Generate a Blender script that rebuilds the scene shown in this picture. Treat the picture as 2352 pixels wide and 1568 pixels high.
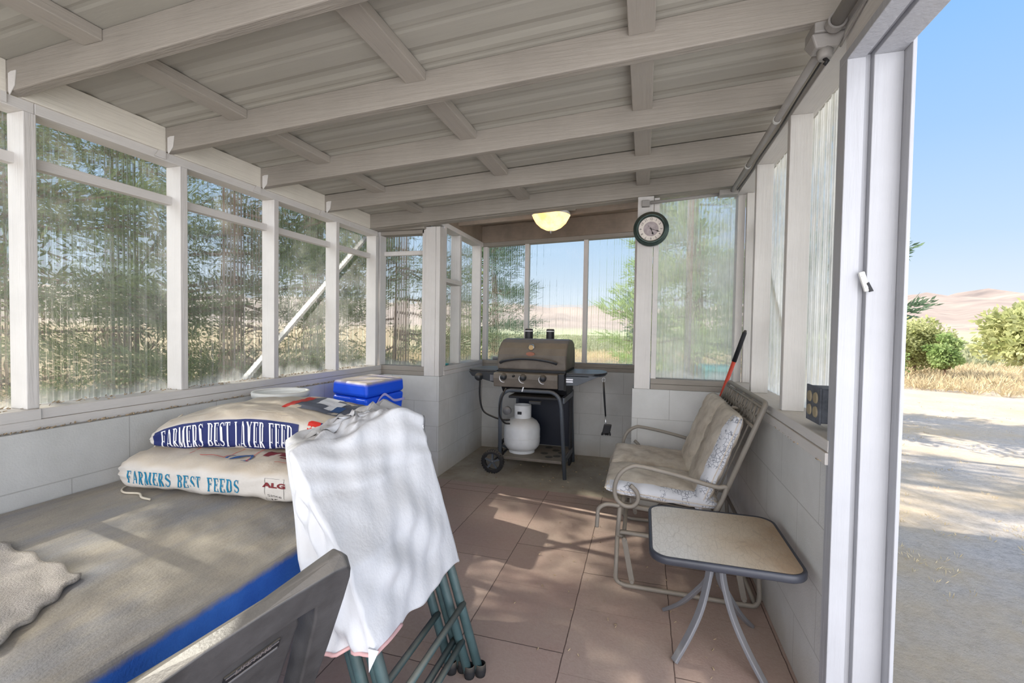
import bpy, math, random
import numpy as np
from mathutils import Vector, Matrix
for o in list(bpy.data.objects): bpy.data.objects.remove(o, do_unlink=True)
SC = bpy.context.scene
COL = SC.collection
PI = math.pi
def lin(r, g, b):
    f = lambda c: (c/12.92 if c <= .04045 else ((c+.055)/1.055)**2.4)
    return (f(r/255), f(g/255), f(b/255), 1)

# ---------------------------------------------------------------- camera
F_PX = 1045.0
yaw, pitch, roll = (math.radians(v) for v in (16.192, -1.551, .873))
cy, sy, cp, sp = math.cos(yaw), math.sin(yaw), math.cos(pitch), math.sin(pitch)
fwd = Vector((-sy*cp, cy*cp, sp)); rt = Vector((cy, sy, 0)); up = rt.cross(fwd)
rt2 = rt*math.cos(roll) + up*math.sin(roll); up2 = -rt*math.sin(roll) + up*math.cos(roll)
cd = bpy.data.cameras.new('camera'); cam = bpy.data.objects.new('camera', cd); COL.objects.link(cam)
cd.sensor_fit = 'HORIZONTAL'; cd.sensor_width = 36; cd.lens = F_PX/2352*36; cd.clip_start = .02; cd.clip_end = 5000
cam.matrix_world = Matrix(((rt2.x, up2.x, -fwd.x, 0), (rt2.y, up2.y, -fwd.y, 0), (rt2.z, up2.z, -fwd.z, 1.2), (0, 0, 0, 1)))
SC.camera = cam

# ---------------------------------------------------------------- sky, sun, exposure
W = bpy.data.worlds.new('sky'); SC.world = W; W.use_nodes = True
wn, wl = W.node_tree.nodes, W.node_tree.links; wn.clear()
tc = wn.new('ShaderNodeTexCoord'); sx = wn.new('ShaderNodeSeparateXYZ'); cr = wn.new('ShaderNodeValToRGB')
bg = wn.new('ShaderNodeBackground'); wo = wn.new('ShaderNodeOutputWorld')
wl.new(tc.outputs['Generated'], sx.inputs[0]); wl.new(sx.outputs['Z'], cr.inputs[0])
els = cr.color_ramp.elements
els[0].position = 0.0; els[0].color = lin(232, 240, 250)
els[1].position = 1.0; els[1].color = lin(96, 158, 238)
for p, c in ((.06, (226, 238, 253)), (.16, (198, 224, 253)), (.32, (168, 207, 252)), (.55, (132, 189, 250))):
    e = els.new(p); e.color = lin(*c)
SKY, BACK_FILL = .56, 2.6
mr = wn.new('ShaderNodeMapRange'); mr.inputs['From Min'].default_value = -.05; mr.inputs['From Max'].default_value = -.75   # sky behind the viewer brightened, an added unseen fill for the room
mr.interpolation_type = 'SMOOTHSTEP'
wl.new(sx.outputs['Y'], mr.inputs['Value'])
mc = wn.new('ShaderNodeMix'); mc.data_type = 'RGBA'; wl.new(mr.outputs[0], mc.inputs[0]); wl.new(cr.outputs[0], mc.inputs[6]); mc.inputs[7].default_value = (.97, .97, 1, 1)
ms = wn.new('ShaderNodeMath'); ms.operation = 'MULTIPLY_ADD'; wl.new(mr.outputs[0], ms.inputs[0]); ms.inputs[1].default_value = BACK_FILL-SKY; ms.inputs[2].default_value = SKY
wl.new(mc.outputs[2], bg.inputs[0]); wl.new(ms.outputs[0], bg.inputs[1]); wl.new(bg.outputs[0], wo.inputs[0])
SUN_EL, SUN_DIR = 38.0, Vector((1, -.17, 0)).normalized()
sd = bpy.data.lights.new('sun', 'SUN'); sd.energy = 6.0; sd.angle = math.radians(.6); sd.color = (1, .93, .82)
sun = bpy.data.objects.new('sun', sd); COL.objects.link(sun)
tv = Vector((SUN_DIR.x*math.cos(math.radians(SUN_EL)), SUN_DIR.y*math.cos(math.radians(SUN_EL)), -math.sin(math.radians(SUN_EL))))
sun.rotation_euler = tv.to_track_quat('-Z', 'Y').to_euler(); sun.location = (-12, 2, 12)
vs = SC.view_settings; vs.view_transform = 'Standard'; vs.look = 'None'; vs.exposure = 0.92; vs.gamma = 1; vs.use_curve_mapping = False

# ---------------------------------------------------------------- materials
def newmat(name):
    m = bpy.data.materials.new(name); m.use_nodes = True
    n, l = m.node_tree.nodes, m.node_tree.links; n.clear()
    out = n.new('ShaderNodeOutputMaterial')
    return m, n, l, out
def coords(n, l, scale=(1, 1, 1), kind='geo'):
    if kind == 'geo': g = n.new('ShaderNodeNewGeometry'); s = g.outputs['Position']
    else: g = n.new('ShaderNodeTexCoord'); s = g.outputs['Object']
    mp = n.new('ShaderNodeMapping'); mp.inputs['Scale'].default_value = scale
    l.new(s, mp.inputs[0]); return mp.outputs[0]
def noise(n, l, vec, scale, detail=4, rough=.6):
    t = n.new('ShaderNodeTexNoise'); t.inputs['Scale'].default_value = scale
    t.inputs['Detail'].default_value = detail; t.inputs['Roughness'].default_value = rough
    l.new(vec, t.inputs['Vector']); return t.outputs['Fac']
def ramp(n, l, fac, stops):
    r = n.new('ShaderNodeValToRGB'); e = r.color_ramp.elements
    e[0].position, e[0].color = stops[0]; e[1].position, e[1].color = stops[-1]
    for p, c in stops[1:-1]: x = e.new(p); x.color = c
    l.new(fac, r.inputs[0]); return r.outputs[0]
def mixc(n, l, fac, a, b):
    m = n.new('ShaderNodeMix'); m.data_type = 'RGBA'
    if isinstance(fac, (int, float)): m.inputs[0].default_value = fac
    else: l.new(fac, m.inputs[0])
    for i, v in ((6, a), (7, b)):
        if isinstance(v, tuple): m.inputs[i].default_value = v
        else: l.new(v, m.inputs[i])
    return m.outputs[2]
def math_(n, l, op, a, b=None):
    m = n.new('ShaderNodeMath'); m.operation = op
    for i, v in ((0, a), (1, b)):
        if v is None: continue
        if isinstance(v, (int, float)): m.inputs[i].default_value = v
        else: l.new(v, m.inputs[i])
    return m.outputs[0]
def bumpn(n, l, h, strength, dist=.01):
    b = n.new('ShaderNodeBump'); b.inputs['Strength'].default_value = strength; b.inputs['Distance'].default_value = dist
    l.new(h, b.inputs['Height']); return b.outputs[0]
DUST = lin(176, 160, 138)
def M(name, c, rough=.6, metal=0, var=.12, vscale=6, stretch=(1, 1, 1), bump=.1, bscale=80, bstretch=None, dust=0, dustc=None, spec=.4, fuzz=None):
    """base colour with mottling, fine bump and, where asked for, dust settled on upward faces"""
    m, n, l, out = newmat(name)
    p = n.new('ShaderNodeBsdfPrincipled'); l.new(p.outputs[0], out.inputs[0])
    p.inputs['Roughness'].default_value = rough; p.inputs['Metallic'].default_value = metal
    p.inputs['Specular IOR Level'].default_value = spec
    v = coords(n, l, stretch); f = noise(n, l, v, vscale)
    dk = tuple(x*(1-var*1.6) for x in c[:3])+(1,); lt = tuple(min(1, x*(1+var)) for x in c[:3])+(1,)
    col = ramp(n, l, f, [(.3, dk), (.7, lt)])
    if dust:
        g = n.new('ShaderNodeNewGeometry'); s = n.new('ShaderNodeSeparateXYZ'); l.new(g.outputs['Normal'], s.inputs[0])
        a = math_(n, l, 'MULTIPLY', s.outputs['Z'], 1.0)
        r1 = ramp(n, l, a, [(.15, (0, 0, 0, 1)), (.8, (1, 1, 1, 1))])
        f2 = noise(n, l, coords(n, l), 9, 6, .7)
        r2 = ramp(n, l, f2, [(.25, (.55, .55, .55, 1)), (.6, (1, 1, 1, 1))])
        k = math_(n, l, 'MULTIPLY', math_(n, l, 'MULTIPLY', r1, r2), dust)
        col = mixc(n, l, k, col, dustc or DUST)
    l.new(col, p.inputs['Base Color'])
    if bump:
        bv = coords(n, l, bstretch or stretch)
        l.new(bumpn(n, l, noise(n, l, bv, bscale, 5), bump), p.inputs['Normal'])
    return m

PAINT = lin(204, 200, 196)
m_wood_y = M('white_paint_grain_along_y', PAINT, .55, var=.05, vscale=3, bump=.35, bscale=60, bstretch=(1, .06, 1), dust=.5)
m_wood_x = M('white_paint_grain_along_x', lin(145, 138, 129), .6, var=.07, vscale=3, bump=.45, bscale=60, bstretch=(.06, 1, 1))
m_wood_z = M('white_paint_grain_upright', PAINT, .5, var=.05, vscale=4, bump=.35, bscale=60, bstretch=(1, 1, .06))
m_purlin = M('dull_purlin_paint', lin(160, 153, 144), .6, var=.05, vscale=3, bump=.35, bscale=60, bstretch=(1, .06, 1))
m_board = M('white_board_paint', lin(216, 210, 198), .6, var=.05, vscale=3, bump=.4, bscale=50, bstretch=(1, .06, 1))
m_jamb = M('darkened_jamb_paint', lin(168, 169, 174), .5, var=.04, vscale=4, bump=.3, bscale=60, bstretch=(1, 1, .06))  # white paint darkened in the colour to offset strong light from the fill sky
m_brown = M('dusty_lamplit_beam', lin(138, 124, 110), .8, var=.15, vscale=5, bump=.5, bscale=50, bstretch=(.08, 1, 1))  # brown is dust plus the lamp's warm light put into the colour
m_roof = M('dull_roof_metal', lin(164, 160, 150), .55, metal=.0, var=.10, vscale=1.6, stretch=(.35, 2.2, 1), bump=.08, bscale=20)

def block_mat():
    m, n, l, out = newmat('painted_concrete_block')
    p = n.new('ShaderNodeBsdfPrincipled'); l.new(p.outputs[0], out.inputs[0]); p.inputs['Roughness'].default_value = .8
    g = n.new('ShaderNodeNewGeometry'); s = n.new('ShaderNodeSeparateXYZ'); l.new(g.outputs['Position'], s.inputs[0])
    u = math_(n, l, 'ADD', math_(n, l, 'ADD', s.outputs['X'], s.outputs['Y']), 10.04)
    cb = n.new('ShaderNodeCombineXYZ'); l.new(u, cb.inputs[0]); l.new(math_(n, l, 'ADD', s.outputs['Z'], .0016), cb.inputs[1])
    b = n.new('ShaderNodeTexBrick'); l.new(cb.outputs[0], b.inputs['Vector'])
    b.inputs['Scale'].default_value = 1; b.inputs['Brick Width'].default_value = .4064; b.inputs['Row Height'].default_value = .2032
    b.inputs['Mortar Size'].default_value = .0022; b.inputs['Mortar Smooth'].default_value = .3
    b.offset = .5
    f = noise(n, l, coords(n, l), 3, 5)
    base = ramp(n, l, f, [(.3, lin(184, 184, 181)), (.7, lin(204, 204, 202))])
    # grime near the ground
    low = ramp(n, l, math_(n, l, 'ADD', s.outputs['Z'], math_(n, l, 'MULTIPLY', noise(n, l, coords(n, l), 7, 5), .16)), [(.08, (1, 1, 1, 1)), (.24, (0, 0, 0, 1))])
    base = mixc(n, l, math_(n, l, 'MULTIPLY', low, .55), base, lin(160, 148, 130))
    mort = mixc(n, l, .38, base, lin(120, 116, 110))
    l.new(mixc(n, l, b.outputs['Fac'], base, mort), p.inputs['Base Color'])
    h = math_(n, l, 'SUBTRACT', math_(n, l, 'MULTIPLY', noise(n, l, coords(n, l), 140, 3), .5), math_(n, l, 'MULTIPLY', b.outputs['Fac'], .8))
    l.new(bumpn(n, l, h, .5, .004), p.inputs['Normal'])
    return m
m_block = block_mat()

def paver_mat():
    m, n, l, out = newmat('dusty_red_pavers')
    p = n.new('ShaderNodeBsdfPrincipled'); l.new(p.outputs[0], out.inputs[0]); p.inputs['Roughness'].default_value = .85
    g = n.new('ShaderNodeNewGeometry'); s = n.new('ShaderNodeSeparateXYZ'); l.new(g.outputs['Position'], s.inputs[0])
    wob = math_(n, l, 'MULTIPLY', math_(n, l, 'SUBTRACT', noise(n, l, coords(n, l), 14, 3), .5), .006)
    cb = n.new('ShaderNodeCombineXYZ')
    l.new(math_(n, l, 'ADD', math_(n, l, 'ADD', s.outputs['Y'], 3.93-.078), wob), cb.inputs[0])
    l.new(math_(n, l, 'ADD', math_(n, l, 'ADD', s.outputs['X'], 3.93+.264), wob), cb.inputs[1])
    b = n.new('ShaderNodeTexBrick'); l.new(cb.outputs[0], b.inputs['Vector'])
    b.inputs['Scale'].default_value = 1; b.inputs['Brick Width'].default_value = .786; b.inputs['Row Height'].default_value = .393
    b.inputs['Mortar Size'].default_value = .0024; b.inputs['Mortar Smooth'].default_value = .4; b.offset = .25
    b.inputs['Color1'].default_value = (0, 0, 0, 1); b.inputs['Color2'].default_value = (1, 1, 1, 1)
    b2 = n.new('ShaderNodeTexBrick'); l.new(cb.outputs[0], b2.inputs['Vector'])
    b2.inputs['Scale'].default_value = 1; b2.inputs['Brick Width'].default_value = .393; b2.inputs['Row Height'].default_value = .393
    b2.inputs['Mortar Size'].default_value = .0012; b2.offset = .25
    c = mixc(n, l, b.outputs['Color'], lin(156, 131, 121), lin(171, 148, 137))
    f = noise(n, l, coords(n, l), 2.2, 6, .65)
    c = mixc(n, l, ramp(n, l, f, [(.35, (0, 0, 0, 1)), (.75, (.75, .75, .75, 1))]), c, lin(166, 152, 138))
    f3 = noise(n, l, coords(n, l), 60, 5, .8)
    c = mixc(n, l, ramp(n, l, f3, [(.35, (.25, .25, .25, 1)), (.6, (0, 0, 0, 1))]), c, lin(130, 104, 96))
    # the front strip of the floor by the grill is bare concrete
    sl = ramp(n, l, math_(n, l, 'SUBTRACT', s.outputs['Y'], 2.8), [(.498, (0, 0, 0, 1)), (.502, (1, 1, 1, 1))])
    row = math_(n, l, 'MULTIPLY', math_(n, l, 'LESS_THAN', math_(n, l, 'ABSOLUTE', math_(n, l, 'SUBTRACT', s.outputs['Y'], 3.128)), .003), 1)
    mo = math_(n, l, 'MAXIMUM', math_(n, l, 'MULTIPLY', b.outputs['Fac'], .85), math_(n, l, 'MULTIPLY', b2.outputs['Fac'], .35))
    mo = math_(n, l, 'MAXIMUM', mo, math_(n, l, 'MULTIPLY', row, .7))
    c = mixc(n, l, mo, c, lin(70, 52, 46))
    f4 = noise(n, l, coords(n, l), 5, 6, .7)
    conc = ramp(n, l, f4, [(.25, lin(140, 128, 112)), (.7, lin(172, 162, 144))])
    c = mixc(n, l, sl, c, conc)
    l.new(c, p.inputs['Base Color'])
    h = math_(n, l, 'SUBTRACT', math_(n, l, 'MULTIPLY', noise(n, l, coords(n, l), 120, 4), .4), mo)
    l.new(bumpn(n, l, h, .5, .004), p.inputs['Normal'])
    return m
m_floor = paver_mat()

def panel_mat(name, haze, tint=(.93, .96, .94, 1), hazec=(.86, .87, .84, 1)):
    """clear ribbed plastic: part straight through, part bent by the ribs, part gloss, part dusty haze"""
    m, n, l, out = newmat(name)
    tr = n.new('ShaderNodeBsdfTransparent'); tr.inputs[0].default_value = tint
    rf = n.new('ShaderNodeBsdfRefraction'); rf.inputs['Color'].default_value = tint; rf.inputs['IOR'].default_value = 1.10; rf.inputs['Roughness'].default_value = 0
    gl = n.new('ShaderNodeBsdfGlossy'); gl.inputs['Roughness'].default_value = .12
    df = n.new('ShaderNodeBsdfDiffuse'); df.inputs[0].default_value = hazec
    ts = n.new('ShaderNodeBsdfTranslucent'); ts.inputs[0].default_value = hazec
    def mx(f, a, b):
        x = n.new('ShaderNodeMixShader')
        if isinstance(f, float): x.inputs[0].default_value = f
        else: l.new(f, x.inputs[0])
        l.new(a, x.inputs[1]); l.new(b, x.inputs[2]); return x.outputs[0]
    clear = mx(.5, tr.outputs[0], rf.outputs[0])
    fr = n.new('ShaderNodeFresnel'); fr.inputs[0].default_value = 1.45
    clear = mx(math_(n, l, 'MULTIPLY', fr.outputs[0], .8), clear, gl.outputs[0])
    hz = mx(.7, df.outputs[0], ts.outputs[0])
    f = noise(n, l, coords(n, l, (1, 1, .55)), 3.2, 6, .65)
    g = n.new('ShaderNodeNewGeometry'); s = n.new('ShaderNodeSeparateXYZ'); l.new(g.outputs['Position'], s.inputs[0])
    low = ramp(n, l, math_(n, l, 'ADD', s.outputs['Z'], math_(n, l, 'MULTIPLY', noise(n, l, coords(n, l), 9, 4), .12)), [(.94, (.4, .4, .4, 1)), (1.02, (0, 0, 0, 1))])
    amt = math_(n, l, 'ADD', math_(n, l, 'MULTIPLY', ramp(n, l, f, [(.3, (.45, .45, .45, 1)), (.75, (1.6, 1.6, 1.6, 1))]), haze), low)
    amt = math_(n, l, 'MINIMUM', amt, .9)
    l.new(mx(amt, clear, hz), out.inputs[0])
    return m
m_panel = panel_mat('clear_ribbed_panel', .11)
m_panel_back = panel_mat('clear_ribbed_panel_back', .04)
m_panel_haze = panel_mat('cloudy_ribbed_panel', .60, hazec=(.97, .94, .84, 1))

m_metal_dark = M('black_enamel', lin(44, 46, 50), .45, var=.1, bump=.05, dust=.35)
m_frame_tube = M('dark_grey_tube', lin(78, 84, 92), .4, var=.1, bump=.03, dust=.25)
m_lid = M('dusty_grill_lid', lin(104, 96, 88), .55, var=.18, vscale=8, bump=.1, bscale=120, dust=.65, dustc=lin(142, 130, 112))
m_black = M('dull_black', lin(26, 27, 32), .6, var=.1, bump=.05, dust=.2)
m_rubber = M('black_rubber', lin(34, 34, 36), .75, var=.2, bump=.3, bscale=60, dust=.3)
m_chrome = M('bright_metal', lin(205, 205, 208), .25, metal=.9, var=.05, bump=0)
m_grey_plastic = M('grey_plastic', lin(112, 112, 116), .5, var=.1, bump=.05, dust=.4)
m_tank = M('white_tank_paint', lin(212, 214, 216), .4, var=.06, vscale=10, bump=.05, dust=.5)
m_greywhite = M('off_white_tube', lin(124, 118, 110), .5, var=.1, bump=.1, dust=.3)
m_tubgrey = M('gunmetal_tube', lin(122, 124, 130), .35, metal=.2, var=.08, bump=.05, dust=.2)
m_green = M('green_grey_tube', lin(68, 90, 92), .45, var=.12, vscale=20, bump=.1, bscale=200, dust=.35)
m_blue = M('blue_plastic', lin(22, 84, 226), .4, var=.05, bump=.03, dust=.98, dustc=lin(186, 172, 148))
m_bluecover = M('blue_cover', lin(36, 92, 186), .75, var=.25, vscale=4, bump=.2, bscale=90)
m_white_plastic = M('white_plastic', lin(222, 222, 218), .45, var=.04, bump=.03, dust=.25)
m_blackchair = M('weathered_black_plastic', lin(74, 73, 74), .42, var=.35, vscale=7, bump=.12, bscale=150, dust=.6, dustc=lin(150, 142, 132))
m_red = M('red_handle', lin(196, 74, 56), .45, var=.1, bump=.05)
m_orange = M('orange_trim', lin(226, 120, 90), .5, var=.1, bump=0)
m_navy_print = M('navy_print', lin(28, 40, 98), .6, var=.08, bump=0)
m_navy_dusty = M('dusty_navy_print', lin(96, 100, 114), .7, var=.15, bump=0)
m_red_print = M('red_print', lin(206, 50, 40), .6, var=.08, bump=0)
m_teal_print = M('teal_print', lin(10, 118, 156), .6, var=.05, bump=0)
m_maroon_print = M('maroon_print', lin(120, 36, 42), .6, var=.05, bump=0)
m_blue_print = M('blue_print', lin(42, 84, 140), .6, var=.05, bump=0)
m_white_print = M('white_print', lin(232, 232, 236), .6, var=.03, bump=0)
m_teal = M('teal_plastic', lin(30, 140, 140), .4, bump=0)
m_bin = M('sea_green_bin', lin(70, 150, 140), .5, bump=0)
m_bark = M('bark', lin(112, 90, 74), .9, var=.3, vscale=12, stretch=(1, 1, .25), bump=.8, bscale=30)
m_clockrim = M('bronze_green_rim', lin(64, 78, 74), .32, metal=.5, var=.25, vscale=12, bump=.1, dust=.45)
m_dial = M('clock_dial', lin(226, 216, 206), .5, var=.04, vscale=30, bump=0)
m_dialc = M('clock_dial_centre', lin(170, 158, 158), .5, var=.12, vscale=60, bump=0)
m_ink = M('black_ink', lin(32, 28, 28), .6, bump=0)
m_towel = M('dusty_towel', lin(210, 200, 190), .95, var=.15, vscale=8, bump=1, bscale=220)
m_beige = M('beige_receptacle', lin(150, 138, 112), .6, bump=0)
m_platebox = M('weathered_grey_box', lin(92, 96, 104), .7, var=.25, vscale=30, bump=.2)
m_debris = M('straw_debris', lin(170, 150, 122), .95, var=.4, vscale=60, bump=.6)
m_string = M('cotton_string', lin(206, 196, 178), .9, bump=0)
m_conduit = M('painted_conduit', lin(152, 148, 144), .5, var=.08, bump=.05)
m_wire = M('black_cable', lin(40, 40, 42), .5, bump=0)

def cover_top_mat():
    m, n, l, out = newmat('dusty_blue_cover')
    p = n.new('ShaderNodeBsdfPrincipled'); l.new(p.outputs[0], out.inputs[0]); p.inputs['Roughness'].default_value = .85
    g = n.new('ShaderNodeNewGeometry'); s = n.new('ShaderNodeSeparateXYZ'); l.new(g.outputs['Position'], s.inputs[0])
    f = noise(n, l, coords(n, l, (1, .5, 1)), 5, 6, .7)
    dust = ramp(n, l, f, [(.25, lin(132, 124, 114)), (.5, lin(158, 150, 138)), (.75, lin(178, 166, 148))])
    st = ramp(n, l, noise(n, l, coords(n, l, (2.5, .8, 1)), 3.4, 5, .6), [(.45, (0, 0, 0, 1)), (.72, (.55, .55, .55, 1))])
    top = mixc(n, l, st, dust, lin(122, 128, 142))
    side = ramp(n, l, noise(n, l, coords(n, l), 5, 5), [(.3, lin(30, 86, 176)), (.7, lin(60, 122, 214))])
    z = math_(n, l, 'ADD', s.outputs['Z'], math_(n, l, 'MULTIPLY', math_(n, l, 'SUBTRACT', noise(n, l, coords(n, l), 12, 6, .8), .5), .03))
    k = ramp(n, l, math_(n, l, 'MULTIPLY', math_(n, l, 'SUBTRACT', z, .45), 10), [(.78, (0, 0, 0, 1)), (.95, (1, 1, 1, 1))])
    l.new(mixc(n, l, k, side, top), p.inputs['Base Color'])
    h = math_(n, l, 'ADD', noise(n, l, coords(n, l, (1.2, .4, 1)), 7, 4), math_(n, l, 'MULTIPLY', noise(n, l, coords(n, l), 160, 3), .15))
    l.new(bumpn(n, l, h, .5, .02), p.inputs['Normal'])
    return m
m_cover = cover_top_mat()
m_sack = M('woven_sack', lin(208, 203, 197), .6, var=.06, vscale=5, bump=.35, bscale=26, dust=.75, dustc=lin(190, 172, 148))
m_sheet = M('white_sheeting', lin(212, 213, 217), .55, var=.03, vscale=4, bump=.4, bscale=22, bstretch=(1, 1, .7), dust=.25)
def cushion_mat():
    m, n, l, out = newmat('stained_cushion_fabric')
    p = n.new('ShaderNodeBsdfPrincipled'); l.new(p.outputs[0], out.inputs[0]); p.inputs['Roughness'].default_value = .95
    f = noise(n, l, coords(n, l), 6, 7, .7)
    c = ramp(n, l, f, [(.3, lin(152, 140, 126)), (.5, lin(188, 177, 162)), (.7, lin(208, 200, 186))])
    f2 = noise(n, l, coords(n, l), 2.5, 5, .6)
    c = mixc(n, l, ramp(n, l, f2, [(.5, (0, 0, 0, 1)), (.7, (.4, .4, .4, 1))]), c, lin(120, 104, 86))
    l.new(c, p.inputs['Base Color'])
    h = math_(n, l, 'ADD', noise(n, l, coords(n, l), 9, 4), math_(n, l, 'MULTIPLY', noise(n, l, coords(n, l), 200, 3), .1))
    l.new(bumpn(n, l, h, .25, .012), p.inputs['Normal'])
    return m
m_cushion = cushion_mat()
def floral_mat():
    m, n, l, out = newmat('floral_cushion_edge')
    p = n.new('ShaderNodeBsdfPrincipled'); l.new(p.outputs[0], out.inputs[0]); p.inputs['Roughness'].default_value = .9
    v = n.new('ShaderNodeTexVoronoi'); v.feature = 'DISTANCE_TO_EDGE'; v.inputs['Scale'].default_value = 66
    l.new(coords(n, l), v.inputs['Vector'])
    k = ramp(n, l, v.outputs['Distance'], [(.03, (1, 1, 1, 1)), (.09, (0, 0, 0, 1))])
    k2 = ramp(n, l, noise(n, l, coords(n, l), 13, 3), [(.47, (0, 0, 0, 1)), (.53, (1, 1, 1, 1))])
    c = mixc(n, l, math_(n, l, 'MULTIPLY', math_(n, l, 'MULTIPLY', k, k2), .8), lin(184, 185, 190), lin(78, 82, 94))
    l.new(c, p.inputs['Base Color']); return m
m_floral = floral_mat()
def tabletop_mat():
    m, n, l, out = newmat('dusty_patterned_glass')
    p = n.new('ShaderNodeBsdfPrincipled'); l.new(p.outputs[0], out.inputs[0]); p.inputs['Roughness'].default_value = .5
    v = n.new('ShaderNodeTexVoronoi'); v.feature = 'DISTANCE_TO_EDGE'; v.inputs['Scale'].default_value = 26
    l.new(coords(n, l, (1, 1.4, 1)), v.inputs['Vector'])
    k = ramp(n, l, v.outputs['Distance'], [(.01, (1, 1, 1, 1)), (.05, (0, 0, 0, 1))])
    for rz, sc_, stx in ((.7, 20, 3.2), (-.9, 17, 3.6)):
        mp = n.new('ShaderNodeMapping'); mp.inputs['Rotation'].default_value = (0, 0, rz); mp.inputs['Scale'].default_value = (stx, 1, 1)
        gg = n.new('ShaderNodeNewGeometry'); l.new(gg.outputs['Position'], mp.inputs[0])
        v2 = n.new('ShaderNodeTexVoronoi'); v2.feature = 'DISTANCE_TO_EDGE'; v2.inputs['Scale'].default_value = sc_; l.new(mp.outputs[0], v2.inputs['Vector'])
        k = math_(n, l, 'MAXIMUM', math_(n, l, 'MULTIPLY', k, .5), ramp(n, l, v2.outputs['Distance'], [(.01, (1, 1, 1, 1)), (.045, (0, 0, 0, 1))]))
    g = n.new('ShaderNodeNewGeometry'); s = n.new('ShaderNodeSeparateXYZ'); l.new(g.outputs['Position'], s.inputs[0])
    fx = math_(n, l, 'ADD', math_(n, l, 'MULTIPLY', s.outputs['X'], 1.0), math_(n, l, 'MULTIPLY', noise(n, l, coords(n, l), 6, 5), .35))
    base = ramp(n, l, fx, [(.25, lin(205, 200, 192)), (.5, lin(186, 172, 152)), (.68, lin(160, 136, 110))])
    l.new(mixc(n, l, math_(n, l, 'MULTIPLY', k, .3), base, lin(120, 112, 100)), p.inputs['Base Color'])
    l.new(bumpn(n, l, k, -.25, .003), p.inputs['Normal']); return m
m_tabletop = tabletop_mat()

def ground_mat():
    m, n, l, out = newmat('dry_ground')
    p = n.new('ShaderNodeBsdfPrincipled'); l.new(p.outputs[0], out.inputs[0]); p.inputs['Roughness'].default_value = .95
    g = n.new('ShaderNodeNewGeometry'); s = n.new('ShaderNodeSeparateXYZ'); l.new(g.outputs['Position'], s.inputs[0])
    X, Y, Z = s.outputs['X'], s.outputs['Y'], s.outputs['Z']
    r = math_(n, l, 'SQRT', math_(n, l, 'ADD', math_(n, l, 'MULTIPLY', X, X), math_(n, l, 'MULTIPLY', Y, Y)))
    r = math_(n, l, 'ADD', r, math_(n, l, 'MULTIPLY', math_(n, l, 'SUBTRACT', noise(n, l, coords(n, l), .12, 4), .5), 14))
    grav = ramp(n, l, noise(n, l, coords(n, l), 26, 8, .85), [(.3, lin(132, 124, 116)), (.5, lin(182, 173, 163)), (.72, lin(206, 197, 186))])
    big = noise(n, l, coords(n, l), .9, 5)
    grav = mixc(n, l, ramp(n, l, big, [(.4, (0, 0, 0, 1)), (.65, (.7, .7, .7, 1))]), grav, lin(196, 172, 134))
    dry = ramp(n, l, noise(n, l, coords(n, l), 3, 8, .8), [(.3, lin(104, 88, 64)), (.5, lin(164, 142, 106)), (.7, lin(194, 172, 134))])
    sage = ramp(n, l, noise(n, l, coords(n, l, (1, .3, 1)), .5, 8, .75), [(.3, lin(112, 122, 84)), (.5, lin(152, 156, 118)), (.7, lin(196, 190, 148))])
    hill = ramp(n, l, noise(n, l, coords(n, l), .012, 8, .7), [(.3, lin(108, 96, 88)), (.5, lin(140, 124, 112)), (.7, lin(164, 146, 130))])
    v = n.new('ShaderNodeTexVoronoi'); v.inputs['Scale'].default_value = .06; l.new(coords(n, l), v.inputs['Vector'])
    dots = ramp(n, l, v.outputs['Distance'], [(.10, (.7, .7, .7, 1)), (.22, (0, 0, 0, 1))])
    lowk = ramp(n, l, math_(n, l, 'MULTIPLY', Z, .03), [(.3, (1, 1, 1, 1)), (.9, (.15, .15, .15, 1))])
    hill = mixc(n, l, math_(n, l, 'MULTIPLY', dots, lowk), hill, lin(70, 72, 60))
    def step(a, b): return ramp(n, l, math_(n, l, 'MULTIPLY', r, .002), [(a*.002, (0, 0, 0, 1)), (b*.002, (1, 1, 1, 1))])
    c = mixc(n, l, step(15, 17), grav, dry)
    left = ramp(n, l, math_(n, l, 'MULTIPLY', math_(n, l, 'ADD', X, 10), .1), [(.64, (1, 1, 1, 1)), (.74, (0, 0, 0, 1))])
    c = mixc(n, l, left, c, dry)
    c = mixc(n, l, step(28, 32), c, sage)
    far_left = ramp(n, l, math_(n, l, 'ADD', math_(n, l, 'DIVIDE', X, math_(n, l, 'MAXIMUM', r, 1)), .5), [(.0, (1, 1, 1, 1)), (.12, (0, 0, 0, 1))])
    c = mixc(n, l, far_left, c, dry)
    c = mixc(n, l, step(170, 260), c, hill)
    l.new(c, p.inputs['Base Color'])
    l.new(bumpn(n, l, noise(n, l, coords(n, l), 30, 7, .8), .8, .03), p.inputs['Normal'])
    return m
m_ground = ground_mat()
def leaf_mat(name, a, b, tr=.35):
    m, n, l, out = newmat(name)
    d = n.new('ShaderNodeBsdfDiffuse'); t = n.new('ShaderNodeBsdfTranslucent'); x = n.new('ShaderNodeMixShader'); x.inputs[0].default_value = tr
    c = ramp(n, l, noise(n, l, coords(n, l), 2.2, 4), [(.35, a), (.65, b)])
    l.new(c, d.inputs[0]); l.new(c, t.inputs[0]); l.new(d.outputs[0], x.inputs[1]); l.new(t.outputs[0], x.inputs[2]); l.new(x.outputs[0], out.inputs[0])
    return m
m_pine = leaf_mat('pine_needles', lin(78, 92, 60), lin(128, 138, 92))
m_pine_blue = leaf_mat('blue_green_needles', lin(70, 92, 72), lin(118, 138, 108))
m_leaf = leaf_mat('pale_leaves', lin(148, 154, 98), lin(192, 192, 142), .45)
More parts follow.
